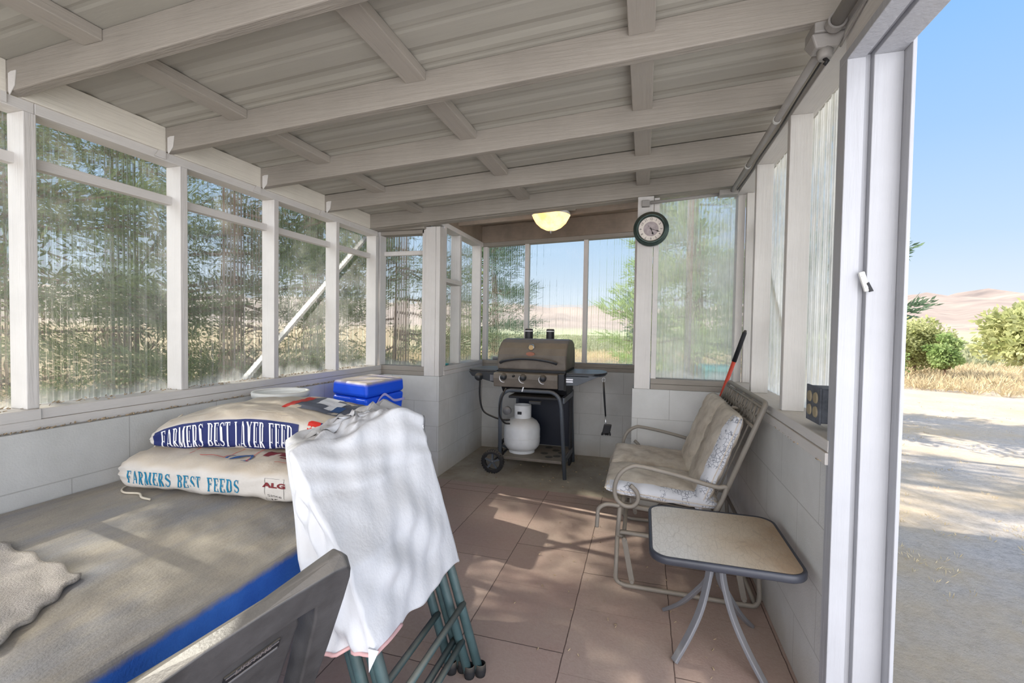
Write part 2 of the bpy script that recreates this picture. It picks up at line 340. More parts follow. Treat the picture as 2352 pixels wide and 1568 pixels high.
m_leaf2 = leaf_mat('fresh_leaves', lin(122, 146, 86), lin(166, 180, 124), .45)
m_sage = leaf_mat('sage_leaves', lin(118, 124, 98), lin(168, 166, 132), .2)
m_drygrass = leaf_mat('straw_grass', lin(166, 148, 116), lin(204, 188, 154), .3)
def lamp_mat():
    m, n, l, out = newmat('lit_alabaster_glass')
    e = n.new('ShaderNodeEmission'); f = noise(n, l, coords(n, l), 14, 3)
    l.new(ramp(n, l, f, [(.35, (1, .56, .22, 1)), (.6, (1, .80, .50, 1))]), e.inputs[0]); e.inputs[1].default_value = .55
    t = n.new('ShaderNodeBsdfTranslucent'); t.inputs[0].default_value = (.35, .22, .08, 1)
    a = n.new('ShaderNodeAddShader'); l.new(e.outputs[0], a.inputs[0]); l.new(t.outputs[0], a.inputs[1]); l.new(a.outputs[0], out.inputs[0])
    return m
m_lampglass = lamp_mat()

# ---------------------------------------------------------------- builders
def tag(o, label=None, cat=None, group=None, kind=None):
    if label: o['label'] = label
    if cat: o['category'] = cat
    if group: o['group'] = group
    if kind: o['kind'] = kind
    return o
WLOC = {}
def thing(name, label, cat, loc=(0, 0, 0), group=None):
    o = bpy.data.objects.new(name, None); o.empty_display_size = .05; COL.objects.link(o)
    o.location = loc; WLOC[o.name] = Vector(loc); tag(o, label, cat, group); return o
def make_obj(name, verts, faces, mat, parent=None, smooth=False):
    V = np.array(verts, float).reshape(-1, 3)
    if len(V): org = Vector(((V[:, 0].min()+V[:, 0].max())/2, (V[:, 1].min()+V[:, 1].max())/2, V[:, 2].min()))
    else: org = Vector((0, 0, 0))
    V = V - np.array(org)
    me = bpy.data.meshes.new(name); me.from_pydata(V.tolist(), [], faces)
    me.materials.append(mat)
    if smooth: me.polygons.foreach_set('use_smooth', [True]*len(me.polygons))
    me.update()
    o = bpy.data.objects.new(name, me); COL.objects.link(o)
    if parent is not None:
        o.parent = parent; o.location = org - WLOC[parent.name]
    else: o.location = org
    WLOC[o.name] = org
    return o
class MB:
    def __init__(s): s.v = []; s.f = []
    def add(s, vs, fs):
        k = len(s.v); s.v += [tuple(v) for v in vs]; s.f += [tuple(i+k for i in f) for f in fs]; return s
    def box(s, x0, x1, y0, y1, z0, z1):
        return s.add([(x0, y0, z0), (x1, y0, z0), (x1, y1, z0), (x0, y1, z0), (x0, y0, z1), (x1, y0, z1), (x1, y1, z1), (x0, y1, z1)],
                     [(0, 3, 2, 1), (4, 5, 6, 7), (0, 1, 5, 4), (1, 2, 6, 5), (2, 3, 7, 6), (3, 0, 4, 7)])
    def hexa(s, b, t):   # bottom quad, top quad (ccw from above)
        return s.add(list(b)+list(t), [(0, 3, 2, 1), (4, 5, 6, 7), (0, 1, 5, 4), (1, 2, 6, 5), (2, 3, 7, 6), (3, 0, 4, 7)])
    def beam(s, p, q, w, h, side=(0, 0, 1)):  # rectangular bar from p to q
        p, q = Vector(p), Vector(q); d = (q-p).normalized(); u = Vector(side); a = d.cross(u).normalized(); b = a.cross(d).normalized()
        A = [p+a*(i*w/2)+b*(j*h/2) for i, j in ((-1, -1), (1, -1), (1, 1), (-1, 1))]; B = [x+(q-p) for x in A]
        return s.add(A+B, [(0, 1, 2, 3), (7, 6, 5, 4), (0, 4, 5, 1), (1, 5, 6, 2), (2, 6, 7, 3), (3, 7, 4, 0)])
    def tube(s, pts, r, n=10, cap=True, sq=None):
        P = [Vector(p) for p in pts]; N = len(P); R = r if isinstance(r, (list, tuple)) else [r]*N
        t0 = (P[1]-P[0]).normalized(); ref = Vector((0, 0, 1)) if abs(t0.z) < .9 else Vector((1, 0, 0))
        a = t0.cross(ref).normalized(); vs = []
        for i in range(N):
            t = (P[min(i+1, N-1)]-P[max(i-1, 0)]).normalized()
            a = (a - t*a.dot(t)).normalized(); b = t.cross(a)
            for k in range(n):
                th = 2*PI*k/n; c, d = math.cos(th), math.sin(th)
                if sq: c, d = c*sq[0], d*sq[1]
                vs.append(P[i]+(a*c+b*d)*R[i])
        fs = [(i*n+k, i*n+(k+1) % n, (i+1)*n+(k+1) % n, (i+1)*n+k) for i in range(N-1) for k in range(n)]
        if cap: fs += [tuple(reversed(range(n))), tuple((N-1)*n+k for k in range(n))]
        return s.add(vs, fs)
    def lathe(s, prof, c=(0, 0, 0), n=32, axis='z', closed=False):
        vs = []
        for r, h in prof:
            for k in range(n):
                th = 2*PI*k/n; x, y = r*math.cos(th), r*math.sin(th)
                vs.append((c[0]+x, c[1]+y, c[2]+h) if axis == 'z' else ((c[0]+x, c[1]+h, c[2]+y) if axis == 'y' else (c[0]+h, c[1]+x, c[2]+y)))
        fs = [(i*n+k, i*n+(k+1) % n, (i+1)*n+(k+1) % n, (i+1)*n+k) for i in range(len(prof)-1) for k in range(n)]
        return s.add(vs, fs)
    def prism(s, poly, z0, z1):
        n = len(poly)
        return s.add([(x, y, z0) for x, y in poly]+[(x, y, z1) for x, y in poly],
                     [tuple(reversed(range(n))), tuple(range(n, 2*n))]+[(i, (i+1) % n, n+(i+1) % n, n+i) for i in range(n)])
    def build(s, name, mat, parent=None, smooth=False, bevel=0, seg=2, sub=0):
        o = make_obj(name, s.v, s.f, mat, parent, smooth)
        if bevel:
            b = o.modifiers.new('bevel', 'BEVEL'); b.width = bevel; b.segments = seg; b.limit_method = 'ANGLE'; b.angle_limit = .6
        if sub:
            b = o.modifiers.new('sub', 'SUBSURF'); b.levels = sub; b.render_levels = sub
        return o
def smooth_path(pts, n=6):
    P = [Vector(p) for p in pts]; out = []
    for i in range(len(P)-1):
        p0, p1, p2, p3 = P[max(i-1, 0)], P[i], P[i+1], P[min(i+2, len(P)-1)]
        for k in range(n):
            t = k/n
            out.append(.5*((2*p1)+(-p0+p2)*t+(2*p0-5*p1+4*p2-p3)*t*t+(-p0+3*p1-3*p2+p3)*t**3))
    return out+[P[-1]]
def rounded_path(pts, r, n=6):
    P = [Vector(p) for p in pts]; out = [P[0]]
    for i in range(1, len(P)-1):
        a, b, c = P[i-1], P[i], P[i+1]; u = (a-b); v = (c-b); k = min(r, u.length*.49, v.length*.49)
        s, e = b+u.normalized()*k, b+v.normalized()*k
        for j in range(n+1):
            t = j/n; out.append(s*(1-t)**2+b*2*t*(1-t)+e*t*t)
    return out+[P[-1]]
def text2d(txt, size=1.0, align='CENTER', bold=0.0):
    c = bpy.data.curves.new('lettering', 'FONT'); c.body = txt; c.size = size; c.align_x = align; c.align_y = 'CENTER'; c.offset = bold; c.resolution_u = 3
    o = bpy.data.objects.new('lettering', c); COL.objects.link(o)
    me = bpy.data.meshes.new_from_object(o)
    vs = [(v.co.x, v.co.y) for v in me.vertices]; fs = [tuple(p.vertices) for p in me.polygons]
    bpy.data.objects.remove(o, do_unlink=True); bpy.data.meshes.remove(me); bpy.data.curves.remove(c)
    return vs, fs
ntrim = [0]
def trim(mb, mat, bevel=.0025):
    ntrim[0] += 1
    return tag(mb.build('trim_%d' % ntrim[0], mat, bevel=bevel), kind='structure')
def struct(name, mb, mat, parent=None, **k):
    o = mb.build(name, mat, parent, **k)
    if parent is None: tag(o, kind='structure')
    return o

# ---------------------------------------------------------------- setting: shell
def zj(x): return 1.985+.055*(x+2.1)         # underside of the joists
def zr(x): return zj(x)+.11                  # underside of the roof metal
struct('floor', MB().box(-2.3, .62, -1.4, 4.5, -.25, 0), m_floor)
struct('wall_left', MB().box(-2.24, -2.08, -1.4, 3.49, 0, .81), m_block)
struct('wall_back_left', MB().box(-2.08, -1.575, 3.337, 3.49, 0, .81), m_block)
struct('wall_bay_left', MB().box(-1.73, -1.575, 3.49, 4.5, 0, .81), m_block)
struct('wall_bay_back', MB().box(-1.575, -.07, 4.36, 4.5, 0, .81), m_block)
struct('wall_bay_right', MB().box(-.07, .08, 3.35, 4.5, 0, .81), m_block)
struct('wall_back_right', MB().box(-.07, .70, 3.2, 3.35, 0, .81), m_block)
struct('wall_right', MB().box(.535, .69, 1.53, 3.2, 0, .81), m_block)

# ribbed roof sheet: ribs run along x
def roof(x0, x1, y0, y1, zf, pitch_=.2, th=.004):
    ys = []; y = y0
    while y < y1:
        for dy, dz in ((0, 0), (.035, 0), (.060, .006), (.085, .006), (.110, 0), (.13, 0), (.140, .002), (.15, .002), (.160, 0)):
            if y+dy <= y1: ys.append((y+dy, dz))
        y += pitch_
    b = MB(); n = len(ys); vs = []
    for x in (x0, x1):
        for yy, dz in ys: vs.append((x, yy, zf(x)+dz))
    for x in (x0, x1):
        for yy, dz in ys: vs.append((x, yy, zf(x)+dz+th))
    fs = [(i, i+1, n+i+1, n+i) for i in range(n-1)]+[(2*n+i, 3*n+i, 3*n+i+1, 2*n+i+1) for i in range(n-1)]
    fs += [(i, 2*n+i, 2*n+i+1, i+1) for i in range(n-1)]+[(n+i, n+i+1, 3*n+i+1, 3*n+i) for i in range(n-1)]
    return b.add(vs, fs)
struct('ceiling', roof(-2.4, .9, -1.4, 3.32, zr), m_roof)
zb = lambda x: 2.235+.045*(x+1.57)
struct('ceiling_bay', MB().add([(x, y, zb(x)+d) for d in (0, .012) for x in (-1.85, .12) for y in (3.30, 4.65)],
       [(0, 1, 3, 2), (4, 6, 7, 5), (0, 2, 6, 4), (1, 5, 7, 3), (0, 4, 5, 1), (2, 3, 7, 6)]), m_brown)

# joists
ORD = ['nearest', 'second nearest', 'third nearest', 'fourth nearest', 'fifth nearest', 'sixth nearest']
jy = [-.60, -.06, .48, 1.03, 1.57, 2.105, 2.645]
def sloped(x0, x1, y0, y1, z0f, z1f):
    return MB().hexa([(x0, y0, z0f(x0)), (x1, y0, z0f(x1)), (x1, y1, z0f(x1)), (x0, y1, z0f(x0))],
                     [(x0, y0, z1f(x0)), (x1, y0, z1f(x1)), (x1, y1, z1f(x1)), (x0, y1, z1f(x0))])
jl = {-.60: 'white roof joist above and behind the viewer, rearmost of the row',
      -.06: 'white roof joist overhead, second from the rear of the row',
      .48: 'white roof joist overhead, third from the rear of the row',
      1.03: 'thick white roof joist crossing the top left of the view, nearest in sight',
      1.57: 'white roof joist second nearest in sight, running to the junction box',
      2.105: 'white roof joist third nearest in sight, spanning the ceiling middle',
      2.645: 'white roof joist last before the header beam over the grill'}
for y in jy:
    t = thing('roof_joist', jl[y], 'joist', (-2.12, y, zj(-2.12)), 'white painted roof joists')
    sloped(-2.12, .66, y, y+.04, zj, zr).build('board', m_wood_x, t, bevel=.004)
    if y > 0:
        h = MB().add([(-2.10, y-.0025, 1.985), (-2.10, y-.0025, 2.045), (-2.085, y-.0025, 2.05), (-2.06, y-.0025, 2.05), (-2.068, y-.0025, 2.0), (-2.095, y-.0025, 1.972),
                      (-2.10, y-.0005, 1.985), (-2.10, y-.0005, 2.045), (-2.085, y-.0005, 2.05), (-2.06, y-.0005, 2.05), (-2.068, y-.0005, 2.0), (-2.095, y-.0005, 1.972)],
                     [(0, 1, 2, 3, 4, 5), (11, 10, 9, 8, 7, 6)]+[(i, (i+1) % 6, 6+(i+1) % 6, 6+i) for i in range(6)])
        h.add([(-2.117, y-.05, 1.95), (-2.117, y-.0, 1.95), (-2.117, y-.0, 2.03), (-2.113, y-.05, 1.95), (-2.113, y-.0, 1.95), (-2.113, y-.0, 2.03)],
              [(0, 1, 2), (5, 4, 3), (0, 3, 4, 1), (1, 4, 5, 2), (2, 5, 3, 0)])
        h.build('metal_tie', m_wood_y, t)
hd = thing('header_beam', 'long white header beam spanning the room in front of the grill bay', 'beam', (-2.12, 3.18, 1.98))
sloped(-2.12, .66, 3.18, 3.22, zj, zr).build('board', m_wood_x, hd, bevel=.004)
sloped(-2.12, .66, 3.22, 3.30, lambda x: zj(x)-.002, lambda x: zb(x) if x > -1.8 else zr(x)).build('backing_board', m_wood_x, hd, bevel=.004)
# short flat blocking between joists
rows = ((-1.69, 'left'), (-.85, 'middle'), (-.03, 'right'))
yy = jy+[3.18]
gapn = ['behind the viewer', 'overhead', 'overhead', 'between the second and first joists in view', 'between the two nearest joists in sight',
        'between the second and third joists in sight', 'between the last two joists', 'between the last joist and the header beam']
for xr, rn in rows:
    for i in range(len(yy)-1):
        y0, y1 = yy[i]+.04, yy[i+1]
        if y1 < .4: continue
        nm = {.48: 'hidden end', 1.03: 'in front of the nearest joist', 1.57: 'between the first and second joists in sight', 2.105: 'between the second and third joists in sight',
              2.645: 'between the third and fourth joists in sight', 3.18: 'between the last joist and the header beam'}[yy[i+1]]
        if nm == 'hidden end': continue
        z = zr(xr)
        b = MB().hexa([(xr-.042, y0, z-.038), (xr+.042, y0, z-.036), (xr+.042, y1, z-.036), (xr-.042, y1, z-.038)],
                      [(xr-.042, y0, z-.001), (xr+.042, y0, z+.001), (xr+.042, y1, z+.001), (xr-.042, y1, z-.001)])
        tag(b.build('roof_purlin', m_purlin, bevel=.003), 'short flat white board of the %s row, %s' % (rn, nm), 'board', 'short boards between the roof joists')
# left eave: blocking boards, plate, posts, sills
for i in range(len(yy)-1):
    trim(MB().box(-2.135, -2.112, yy[i]+.04, yy[i+1], 1.984, zr(-2.12)), m_board)
trim(MB().box(-2.21, -2.12, -1.4, 1.107, 1.945, 1.984), m_wood_y)
trim(MB().box(-2.21, -2.12, 1.108, 2.93, 1.945, 1.984), m_wood_y)
trim(MB().box(-2.21, -2.12, 2.931, 3.30, 1.945, 1.984), m_wood_y)
PL = [-1.2, -.625, -.056, .51, 1.076, 1.642, 2.21, 2.776, 3.275]
for y in PL: trim(MB().box(-2.21, -2.12, y, y+.036, .885, 1.945), m_wood_z)
trim(MB().box(-2.24, -2.105, -1.4, 3.345, .81, .846), m_wood_y)
trim(MB().box(-2.24, -2.100, -1.4, 1.107, .846, .885), m_wood_y)
trim(MB().box(-2.24, -2.105, 1.108, 3.345, .847, .885), m_wood_y)
# corrugated clear panels -------------------------------------------------
nwin = [0]
def panel(p0, p1, z0, z1a, z1b, mat, rail=None, railmat=None, nrm=None, pitch_=.068, amp=.0075, railbox=None):
    """ribbed sheet standing on the line p0 to p1, top edge from z1a to z1b"""
    nwin[0] += 1
    w = thing('window_%d' % nwin[0], None, None, ((p0[0]+p1[0])/2, (p0[1]+p1[1])/2, z0)); w['kind'] = 'structure'
    d = Vector((p1[0]-p0[0], p1[1]-p0[1], 0)); L = d.length; d.normalize(); nn = Vector((-d.y, d.x, 0))
    n = int(L/pitch_*36)+1; vs = []
    for k in range(n+1):
        s = L*k/n; ph = ((p0[0]+d.x*s)+(p0[1]+d.y*s))/pitch_
        f_ = (ph*3) % 3; j3 = int(f_); f_ -= j3; hh, wd2 = ((1.0, .30), (.32, .16), (.32, .16))[j3]   # one tall rib, two small ones
        w_ = hh*max(0, 1-((f_-.5)/wd2)**2)+.03*math.sin(ph*2.3)
        q = Vector((p0[0], p0[1], 0))+d*s+nn*(amp*w_)
        for j in range(2): vs.append((q.x, q.y, z0 if j == 0 else z1a+(z1b-z1a)*k/n))
    fs = [(2*k, 2*k+2, 2*k+3, 2*k+1) for k in range(n)]
    make_obj('pane', vs, fs, mat, w, smooth=True)
    if railbox: MB().box(*railbox).build('rail', m_wood_y, w, bevel=.002)
    return w
for i in range(len(PL)-1):
    y0, y1 = PL[i]+.036, PL[i+1]
    panel((-2.222, y0-.02), (-2.222, y1+.02), .84, 1.99, 1.99, m_panel, railbox=(-2.212, -2.172, y0-.004, y1+.004, 1.765, 1.803))
# diagonal brace boards outside the panels
tag(MB().beam((-2.26, 2.10, .85), (-2.26, 3.34, 1.95), .02, .04, (1, 0, 0)).build('diagonal_brace', m_conduit), 'diagonal board crossing behind the far left ribbed windows', 'brace')
tag(MB().beam((.69, 2.45, 1.10), (.69, 3.25, 2.0), .02, .035, (1, 0, 0)).build('diagonal_brace', m_wood_z), 'diagonal board crossing outside the right hand windows', 'brace')
# back left window wall (y 3.34)
trim(MB().box(-2.12, -1.712, 3.34, 3.43, .846, .885), m_wood_x)
trim(MB().box(-2.12, -1.712, 3.338, 3.45, .811, .845), m_wood_x)
trim(MB().box(-2.17, -2.12, 3.34, 3.43, .885, 1.99), m_wood_z)
trim(MB().box(-2.12, -1.72, 3.34, 3.43, 1.96, 1.99), m_wood_x)
trim(MB().box(-2.17, -1.70, 3.301, 3.43, 1.991, 2.12), m_wood_x)
trim(MB().box(-1.735, -1.712, 3.34, 3.43, .885, 1.99), m_wood_z)
panel((-2.15, 3.44), (-1.70, 3.44), .84, 2.0, 2.0, m_panel, railbox=(-2.12, -1.735, 3.40, 3.43, 1.80, 1.835))
# corner column
trim(MB().box(-1.71, -1.615, 3.335, 3.43, .811, 2.01), m_wood_z)
trim(MB().box(-1.614, -1.578, 3.337, 3.43, .811, 2.01), m_wood_z)
trim(MB().box(-1.614, -1.58, 3.431, 3.47, .885, 2.03), m_wood_z)
# bay left wall
trim(MB().box(-1.70, -1.572, 3.43, 4.40, .811, .847), m_wood_y)
trim(MB().box(-1.70, -1.575, 3.43, 4.40, .848, .885), m_wood_y)
trim(MB().box(-1.69, -1.585, 3.30, 4.40, 2.03, 2.07), m_wood_y)
trim(MB().box(-1.69, -1.60, 3.80, 3.838, .885, 2.03), m_wood_z)
trim(MB().box(-1.68, -1.59, 4.30, 4.34, .885, 2.03), m_wood_z)
trim(MB().box(-1.68, -1.60, 3.31, 4.40, 2.07, 2.25), m_brown)
panel((-1.70, 3.45), (-1.70, 4.4), .84, 2.07, 2.07, m_panel, railbox=(-1.685, -1.58, 3.47, 3.81, 1.58, 1.615))
# bay back wall
trim(MB().box(-1.60, -.05, 4.355, 4.46, .811, .847), m_wood_x)
trim(MB().box(-1.60, -.05, 4.36, 4.46, .848, .885), m_wood_x)
zt = lambda x: 2.03+.034*(x+1.57)
for x0, x1 in ((-1.59, -1.545), (-1.152, -1.110), (-.572, -.530), (-.10, -.06)):
    trim(MB().hexa([(x0, 4.38, .885), (x1, 4.38, .885), (x1, 4.44, .885), (x0, 4.44, .885)], [(x0, 4.38, zt(x0)), (x1, 4.38, zt(x1)), (x1, 4.44, zt(x1)), (x0, 4.44, zt(x0))]), m_wood_z)
trim(sloped(-1.60, -.05, 4.365, 4.45, zt, lambda x: zt(x)+.037), m_wood_x)
trim(sloped(-1.60, -.05, 4.36, 4.44, lambda x: zt(x)+.037, lambda x: zb(x)-.001), m_brown)
for x0, x1 in ((-1.57, -1.13), (-1.13, -.55), (-.55, -.07)):
    panel((x0, 4.455), (x1, 4.455), .84, zt(x0)+.02, zt(x1)+.02, m_panel_back)
bj = sloped(-1.60, -.0, 3.75, 3.79, lambda x: 2.105+.045*(x+1.57), lambda x: zb(x)-.001)
tag(bj.build('roof_joist', m_brown, bevel=.003), 'dusty brown rafter crossing the small ceiling above the grill', 'joist')
# bay right side and pillar, back right window (y 3.2)
trim(MB().box(-.06, .043, 3.19, 3.30, .811, 2.10), m_wood_z)
trim(MB().box(-.06, -.02, 3.30, 4.4, .811, 2.10), m_wood_z)
trim(MB().box(.046, .60, 3.195, 3.30, .811, .846), m_wood_x)
trim(MB().box(.046, .57, 3.20, 3.30, .847, .882), m_wood_x)
trim(MB().box(.046, .08, 3.20, 3.28, .882, 2.09), m_wood_z)
trim(MB().box(.556, .60, 3.205, 3.29, .882, 2.10), m_wood_z)
panel((.05, 3.285), (.60, 3.285), .86, 2.08, 2.11, m_panel_haze, pitch_=.068)
# right wall posts, sill, plate
trim(MB().box(.522, .70, 1.545, 3.20, .811, .848), m_wood_y)
trim(MB().box(.528, .70, 1.545, 3.20, .849, .885), m_wood_y)
trim(MB().box(.548, .64, 1.545, 3.30, 2.075, 2.13), m_wood_y)
for y in (2.083, 2.649): trim(MB().box(.545, .625, y, y+.038, .885, 2.075), m_wood_z)
trim(MB().box(.60, .66, 3.16, 3.20, .885, 2.075), m_wood_z)
for y0, y1 in ((1.56, 2.10), (2.10, 2.67), (2.67, 3.22)):
    panel((.665, y0), (.665, y1), .85, 2.10, 2.10, m_panel_haze)
# door opening: jamb with a rebate, header and threshold
dr = thing('door_1', None, None, (.6, 1.5, 0)); dr['kind'] = 'structure'
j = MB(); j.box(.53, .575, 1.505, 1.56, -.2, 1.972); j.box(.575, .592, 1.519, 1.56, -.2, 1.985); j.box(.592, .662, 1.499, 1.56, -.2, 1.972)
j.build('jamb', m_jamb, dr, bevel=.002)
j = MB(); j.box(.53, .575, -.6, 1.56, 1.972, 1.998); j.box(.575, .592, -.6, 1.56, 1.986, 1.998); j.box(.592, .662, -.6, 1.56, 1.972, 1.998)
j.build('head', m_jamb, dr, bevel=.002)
MB().box(.545, .66, -.8, 1.56, 1.999, 2.13).build('lintel', m_wood_y, dr, bevel=.003)
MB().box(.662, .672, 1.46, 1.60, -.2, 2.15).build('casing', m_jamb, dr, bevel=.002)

# ---------------------------------------------------------------- outdoors: terrain, hills
def terrain():
    az = np.radians(np.linspace(-150, 100, 126)); rr = np.concatenate([np.linspace(.0, 14, 12), np.geomspace(16, 1500, 46)])
    xs = np.interp
    A, R = np.meshgrid(az, rr, indexing='ij'); deg = np.degrees(A)
    el = np.interp(deg, [-150, -90, -60, -35, -14, -7, -1, 10, 24, 28, 32, 60, 100], [1, 2.5, 2.8, 3.0, 2.75, 2.65, 2.15, 2.9, 3.75, 3.5, 3.7, 3.2, 2])
    el = el+.12*np.sin(deg*.7)+.07*np.sin(deg*1.9+1)
    Ht = 1000*np.tan(np.radians(el))
    t = np.clip((R-170)/(1000-170), 0, 1); prof = t*t*(3-2*t)*.55+.45*t
    Z = -.25+Ht*prof*(1-.35*np.clip((R-1000)/500, 0, 1))
    Z += prof*(9*np.sin(deg*.9+R*.004)*np.sin(R*.011)+4*np.sin(deg*2.3+2)*np.sin(R*.021+1))
    X, Y = R*np.sin(A), R*np.cos(A)
    na, nr = A.shape
    V = np.stack([X, Y, Z], -1).reshape(-1, 3)
    fs = [(i*nr+k, i*nr+k+1, (i+1)*nr+k+1, (i+1)*nr+k) for i in range(na-1) for k in range(nr-1)]
    fs = [tuple(reversed(f)) for f in fs]
    return V, fs
V_, F_ = terrain()
tag(make_obj('ground', V_, F_, m_ground, smooth=True), kind='structure')

# ---------------------------------------------------------------- trees and shrubs
def blades(P, D, ln, wd, rng):
    n = len(P); D = D/np.linalg.norm(D, axis=1)[:, None]
    S = np.cross(D, rng.normal(size=(n, 3))); S /= np.linalg.norm(S, axis=1)[:, None]+1e-9
    L = ln*rng.uniform(.6, 1.2, (n, 1)); w = wd*rng.uniform(.6, 1.2, (n, 1))
    V = np.empty((n, 4, 3)); V[:, 0] = P; V[:, 1] = P+D*L*.5+S*w*.5; V[:, 2] = P+D*L; V[:, 3] = P+D*L*.5-S*w*.5
    return V.reshape(-1, 3)
def leafmesh(name, V, mat, parent=None):
    n = len(V)//4; org = np.array([V[:, 0].mean(), V[:, 1].mean(), V[:, 2].min()]); V = V-org
    me = bpy.data.meshes.new(name); me.vertices.add(n*4); me.vertices.foreach_set('co', V.astype(np.float32).ravel())
    me.loops.add(n*4); me.loops.foreach_set('vertex_index', np.arange(n*4, dtype=np.int32))
    me.polygons.add(n); me.polygons.foreach_set('loop_start', np.arange(0, n*4, 4, dtype=np.int32)); me.polygons.foreach_set('loop_total', np.full(n, 4, dtype=np.int32))
    me.materials.append(mat); me.update(calc_edges=True); me.validate()
    o = bpy.data.objects.new(name, me); COL.objects.link(o); org = Vector(org)
    if parent is not None: o.parent = parent; o.location = org-WLOC[parent.name]
    else: o.location = org
    WLOC[o.name] = org; return o
ZG = -.25
def conifer(label, x, y, h, r, base, n, seed, mat=None, ln=.16, wd=.03, lean=0, group=None, nbr=110):
    rng = np.random.default_rng(seed); t = thing('pine_tree', label, 'tree', (x, y, ZG), group)
    tr = MB().tube([(x, y, ZG-.1), (x+.05, y, ZG+h*.3), (x-.04, y+.03, ZG+h*.65), (x, y, ZG+h*.97)], [r*.085, r*.07, r*.045, .01], 9)
    nb = nbr; tt = np.sort(rng.uniform(0, 1, nb)); PP = []; DD = []
    for k in range(nb):
        f = tt[k]; z = ZG+base+(h-base)*f; L = r*(1-f)**.75*rng.uniform(.7, 1.12)+.12; a = rng.uniform(0, 2*PI)
        d = np.array([math.cos(a), math.sin(a), rng.uniform(-.05, .22)]); droop = -.16*L
        m = int(n/nb*(.35+1.3*(1-f))); s = rng.uniform(.12, 1, m)**.7
        p = np.array([x, y, z])+d*L*s[:, None]; p[:, 2] += droop*np.sin(s*PI*.9)
        off = rng.normal(size=(m, 3))*np.array([.13, .13, .07])*L**.5*(1.15-s[:, None]*.7)
        # twigs fan sideways and tips turn up
        PP.append(p+off); DD.append(d*1.0+off*3+rng.normal(size=(m, 3))*.45+np.array([0, 0, .3]))
        if k % 2 == 0: tr.tube([(x, y, z), tuple(np.array([x, y, z])+d*L*.5+np.array([0, 0, droop*.9])), tuple(np.array([x, y, z])+d*L*.92+np.array([0, 0, droop*.4]))], [.018*r**.5, .012*r**.5, .004], 5, cap=False)
    tr.build('trunk', m_bark, t, smooth=True)
    leafmesh('foliage', blades(np.concatenate(PP), np.concatenate(DD), ln, wd, rng), mat or m_pine, t)
    return t
def broadleaf(label, x, y, h, r, base, n, seed, mat=None, ln=.09, wd=.05, name='leafy_tree', cat='tree', group=None, trunk=True):
    rng = np.random.default_rng(seed); t = thing(name, label, cat, (x, y, ZG), group)
    nc = 26; C = rng.normal(size=(nc, 3)); C /= np.linalg.norm(C, axis=1)[:, None]; C *= rng.uniform(.25, .85, (nc, 1))
    C = C*np.array([r, r, (h-base)/2])+np.array([x, y, ZG+(h+base)/2]); tr = MB()
    tr.tube([(x, y, ZG-.1), (x+.03, y, ZG+base*.8+.1), (x, y, ZG+(h+base)/2)], [.06*r**.5, .045*r**.5, .02], 7)
    PP = []; DD = []
    for c in C:
        m = n//nc; d = rng.normal(size=(m, 3)); d /= np.linalg.norm(d, axis=1)[:, None]
        q = rng.uniform(.3, 1, (m, 1))*r*.38; PP.append(c+d*q*np.array([1.15, 1.15, .75])); DD.append(d+rng.normal(size=(m, 3))*.8)
        tr.tube([(x, y, ZG+base*.6+.2*(h-base)), tuple((c+np.array([x, y, ZG+base]))/2), tuple(c)], [.02*r**.5, .014*r**.5, .005], 5, cap=False)
    tr.build('trunk', m_bark, t, smooth=True)
    leafmesh('foliage', blades(np.concatenate(PP), np.concatenate(DD), ln, wd, rng), mat or m_leaf, t)
    return t
def pol(az, d): a = math.radians(az); return d*math.sin(a), d*math.cos(a)
G1 = 'dark pines outside the left windows'
CON = [(-84, 8.0, 8.5, 2.6, 1.3, 17000, 'dark pine beyond the nearest left window, at the picture edge'),
       (-68, 6.6, 7.5, 2.1, 1.5, 17000, 'dark pine seen through the leftmost full window pane'),
       (-57, 8.6, 9.0, 2.7, 1.4, 20000, 'tall pine behind the first wide left window'),
       (-48, 7.2, 7.8, 2.0, 1.2, 18000, 'pine behind the second left window'),
       (-40, 8.8, 8.6, 2.4, .9, 20000, 'pine behind the narrow far left windows'),
       (-30, 8.4, 7.6, 1.9, .5, 16000, 'low branched pine filling the back left window')]
CON += [(-88, 15, 14, 3.6, 1.5, 15000, 'tall rear pine beyond the nearest left window'),
       (-76, 14, 13, 3.4, 1.5, 15000, 'tall rear pine behind the leftmost window pane'),
       (-64, 15, 14, 3.4, 1.5, 15000, 'tall rear pine behind the first wide left window'),
       (-100, 12, 12, 3.2, 1.2, 18000, 'tall pine out of sight to the left of the viewer')]
for i, (a, d, h, r, b, n, lb) in enumerate(CON):
    x, y = pol(a, d); conifer(lb, x, y, h, r, b+.3 if i < 2 or i > 5 else b*.55, int(n*(.72 if i < 2 or i > 5 else .85)), 11+i, group=G1)
for i, (a, d, h, r_, lb) in enumerate(((-60, 6.2, 1.5, .75, 'low shrub under the pines behind the second left window'), (-50.5, 8.2, 1.7, .9, 'low shrub under the pines behind the third left window'),
        (-43.5, 6.6, 1.6, .7, 'low shrub under the pines behind the fourth left window'), (-36, 7.6, 1.9, .8, 'low shrub behind the left wall near its far corner'))):
    x, y = pol(a, d); broadleaf(lb, x, y, h*.7, r_*.9, .05, 1400, 70+i, m_pine, ln=.1, wd=.03, name='green_bush', cat='bush')
x, y = pol(-18.5, 11.5); conifer('blue green pine in the left pane of the grill window', x, y, 5.0, 1.35, .5, 9000, 31, m_pine_blue, ln=.2)
x, y = pol(-.4, 13.5); broadleaf('airy tree at the right end of the grill window', x, y, 3.0, .75, .3, 2000, 33, m_pine_blue, ln=.14, wd=.05)
x, y = pol(5.5, 9.5); conifer('tall pale green tree filling the back right window', x, y, 6.5, 1.75, .9, 13000, 35, m_leaf2, ln=.2, wd=.04)
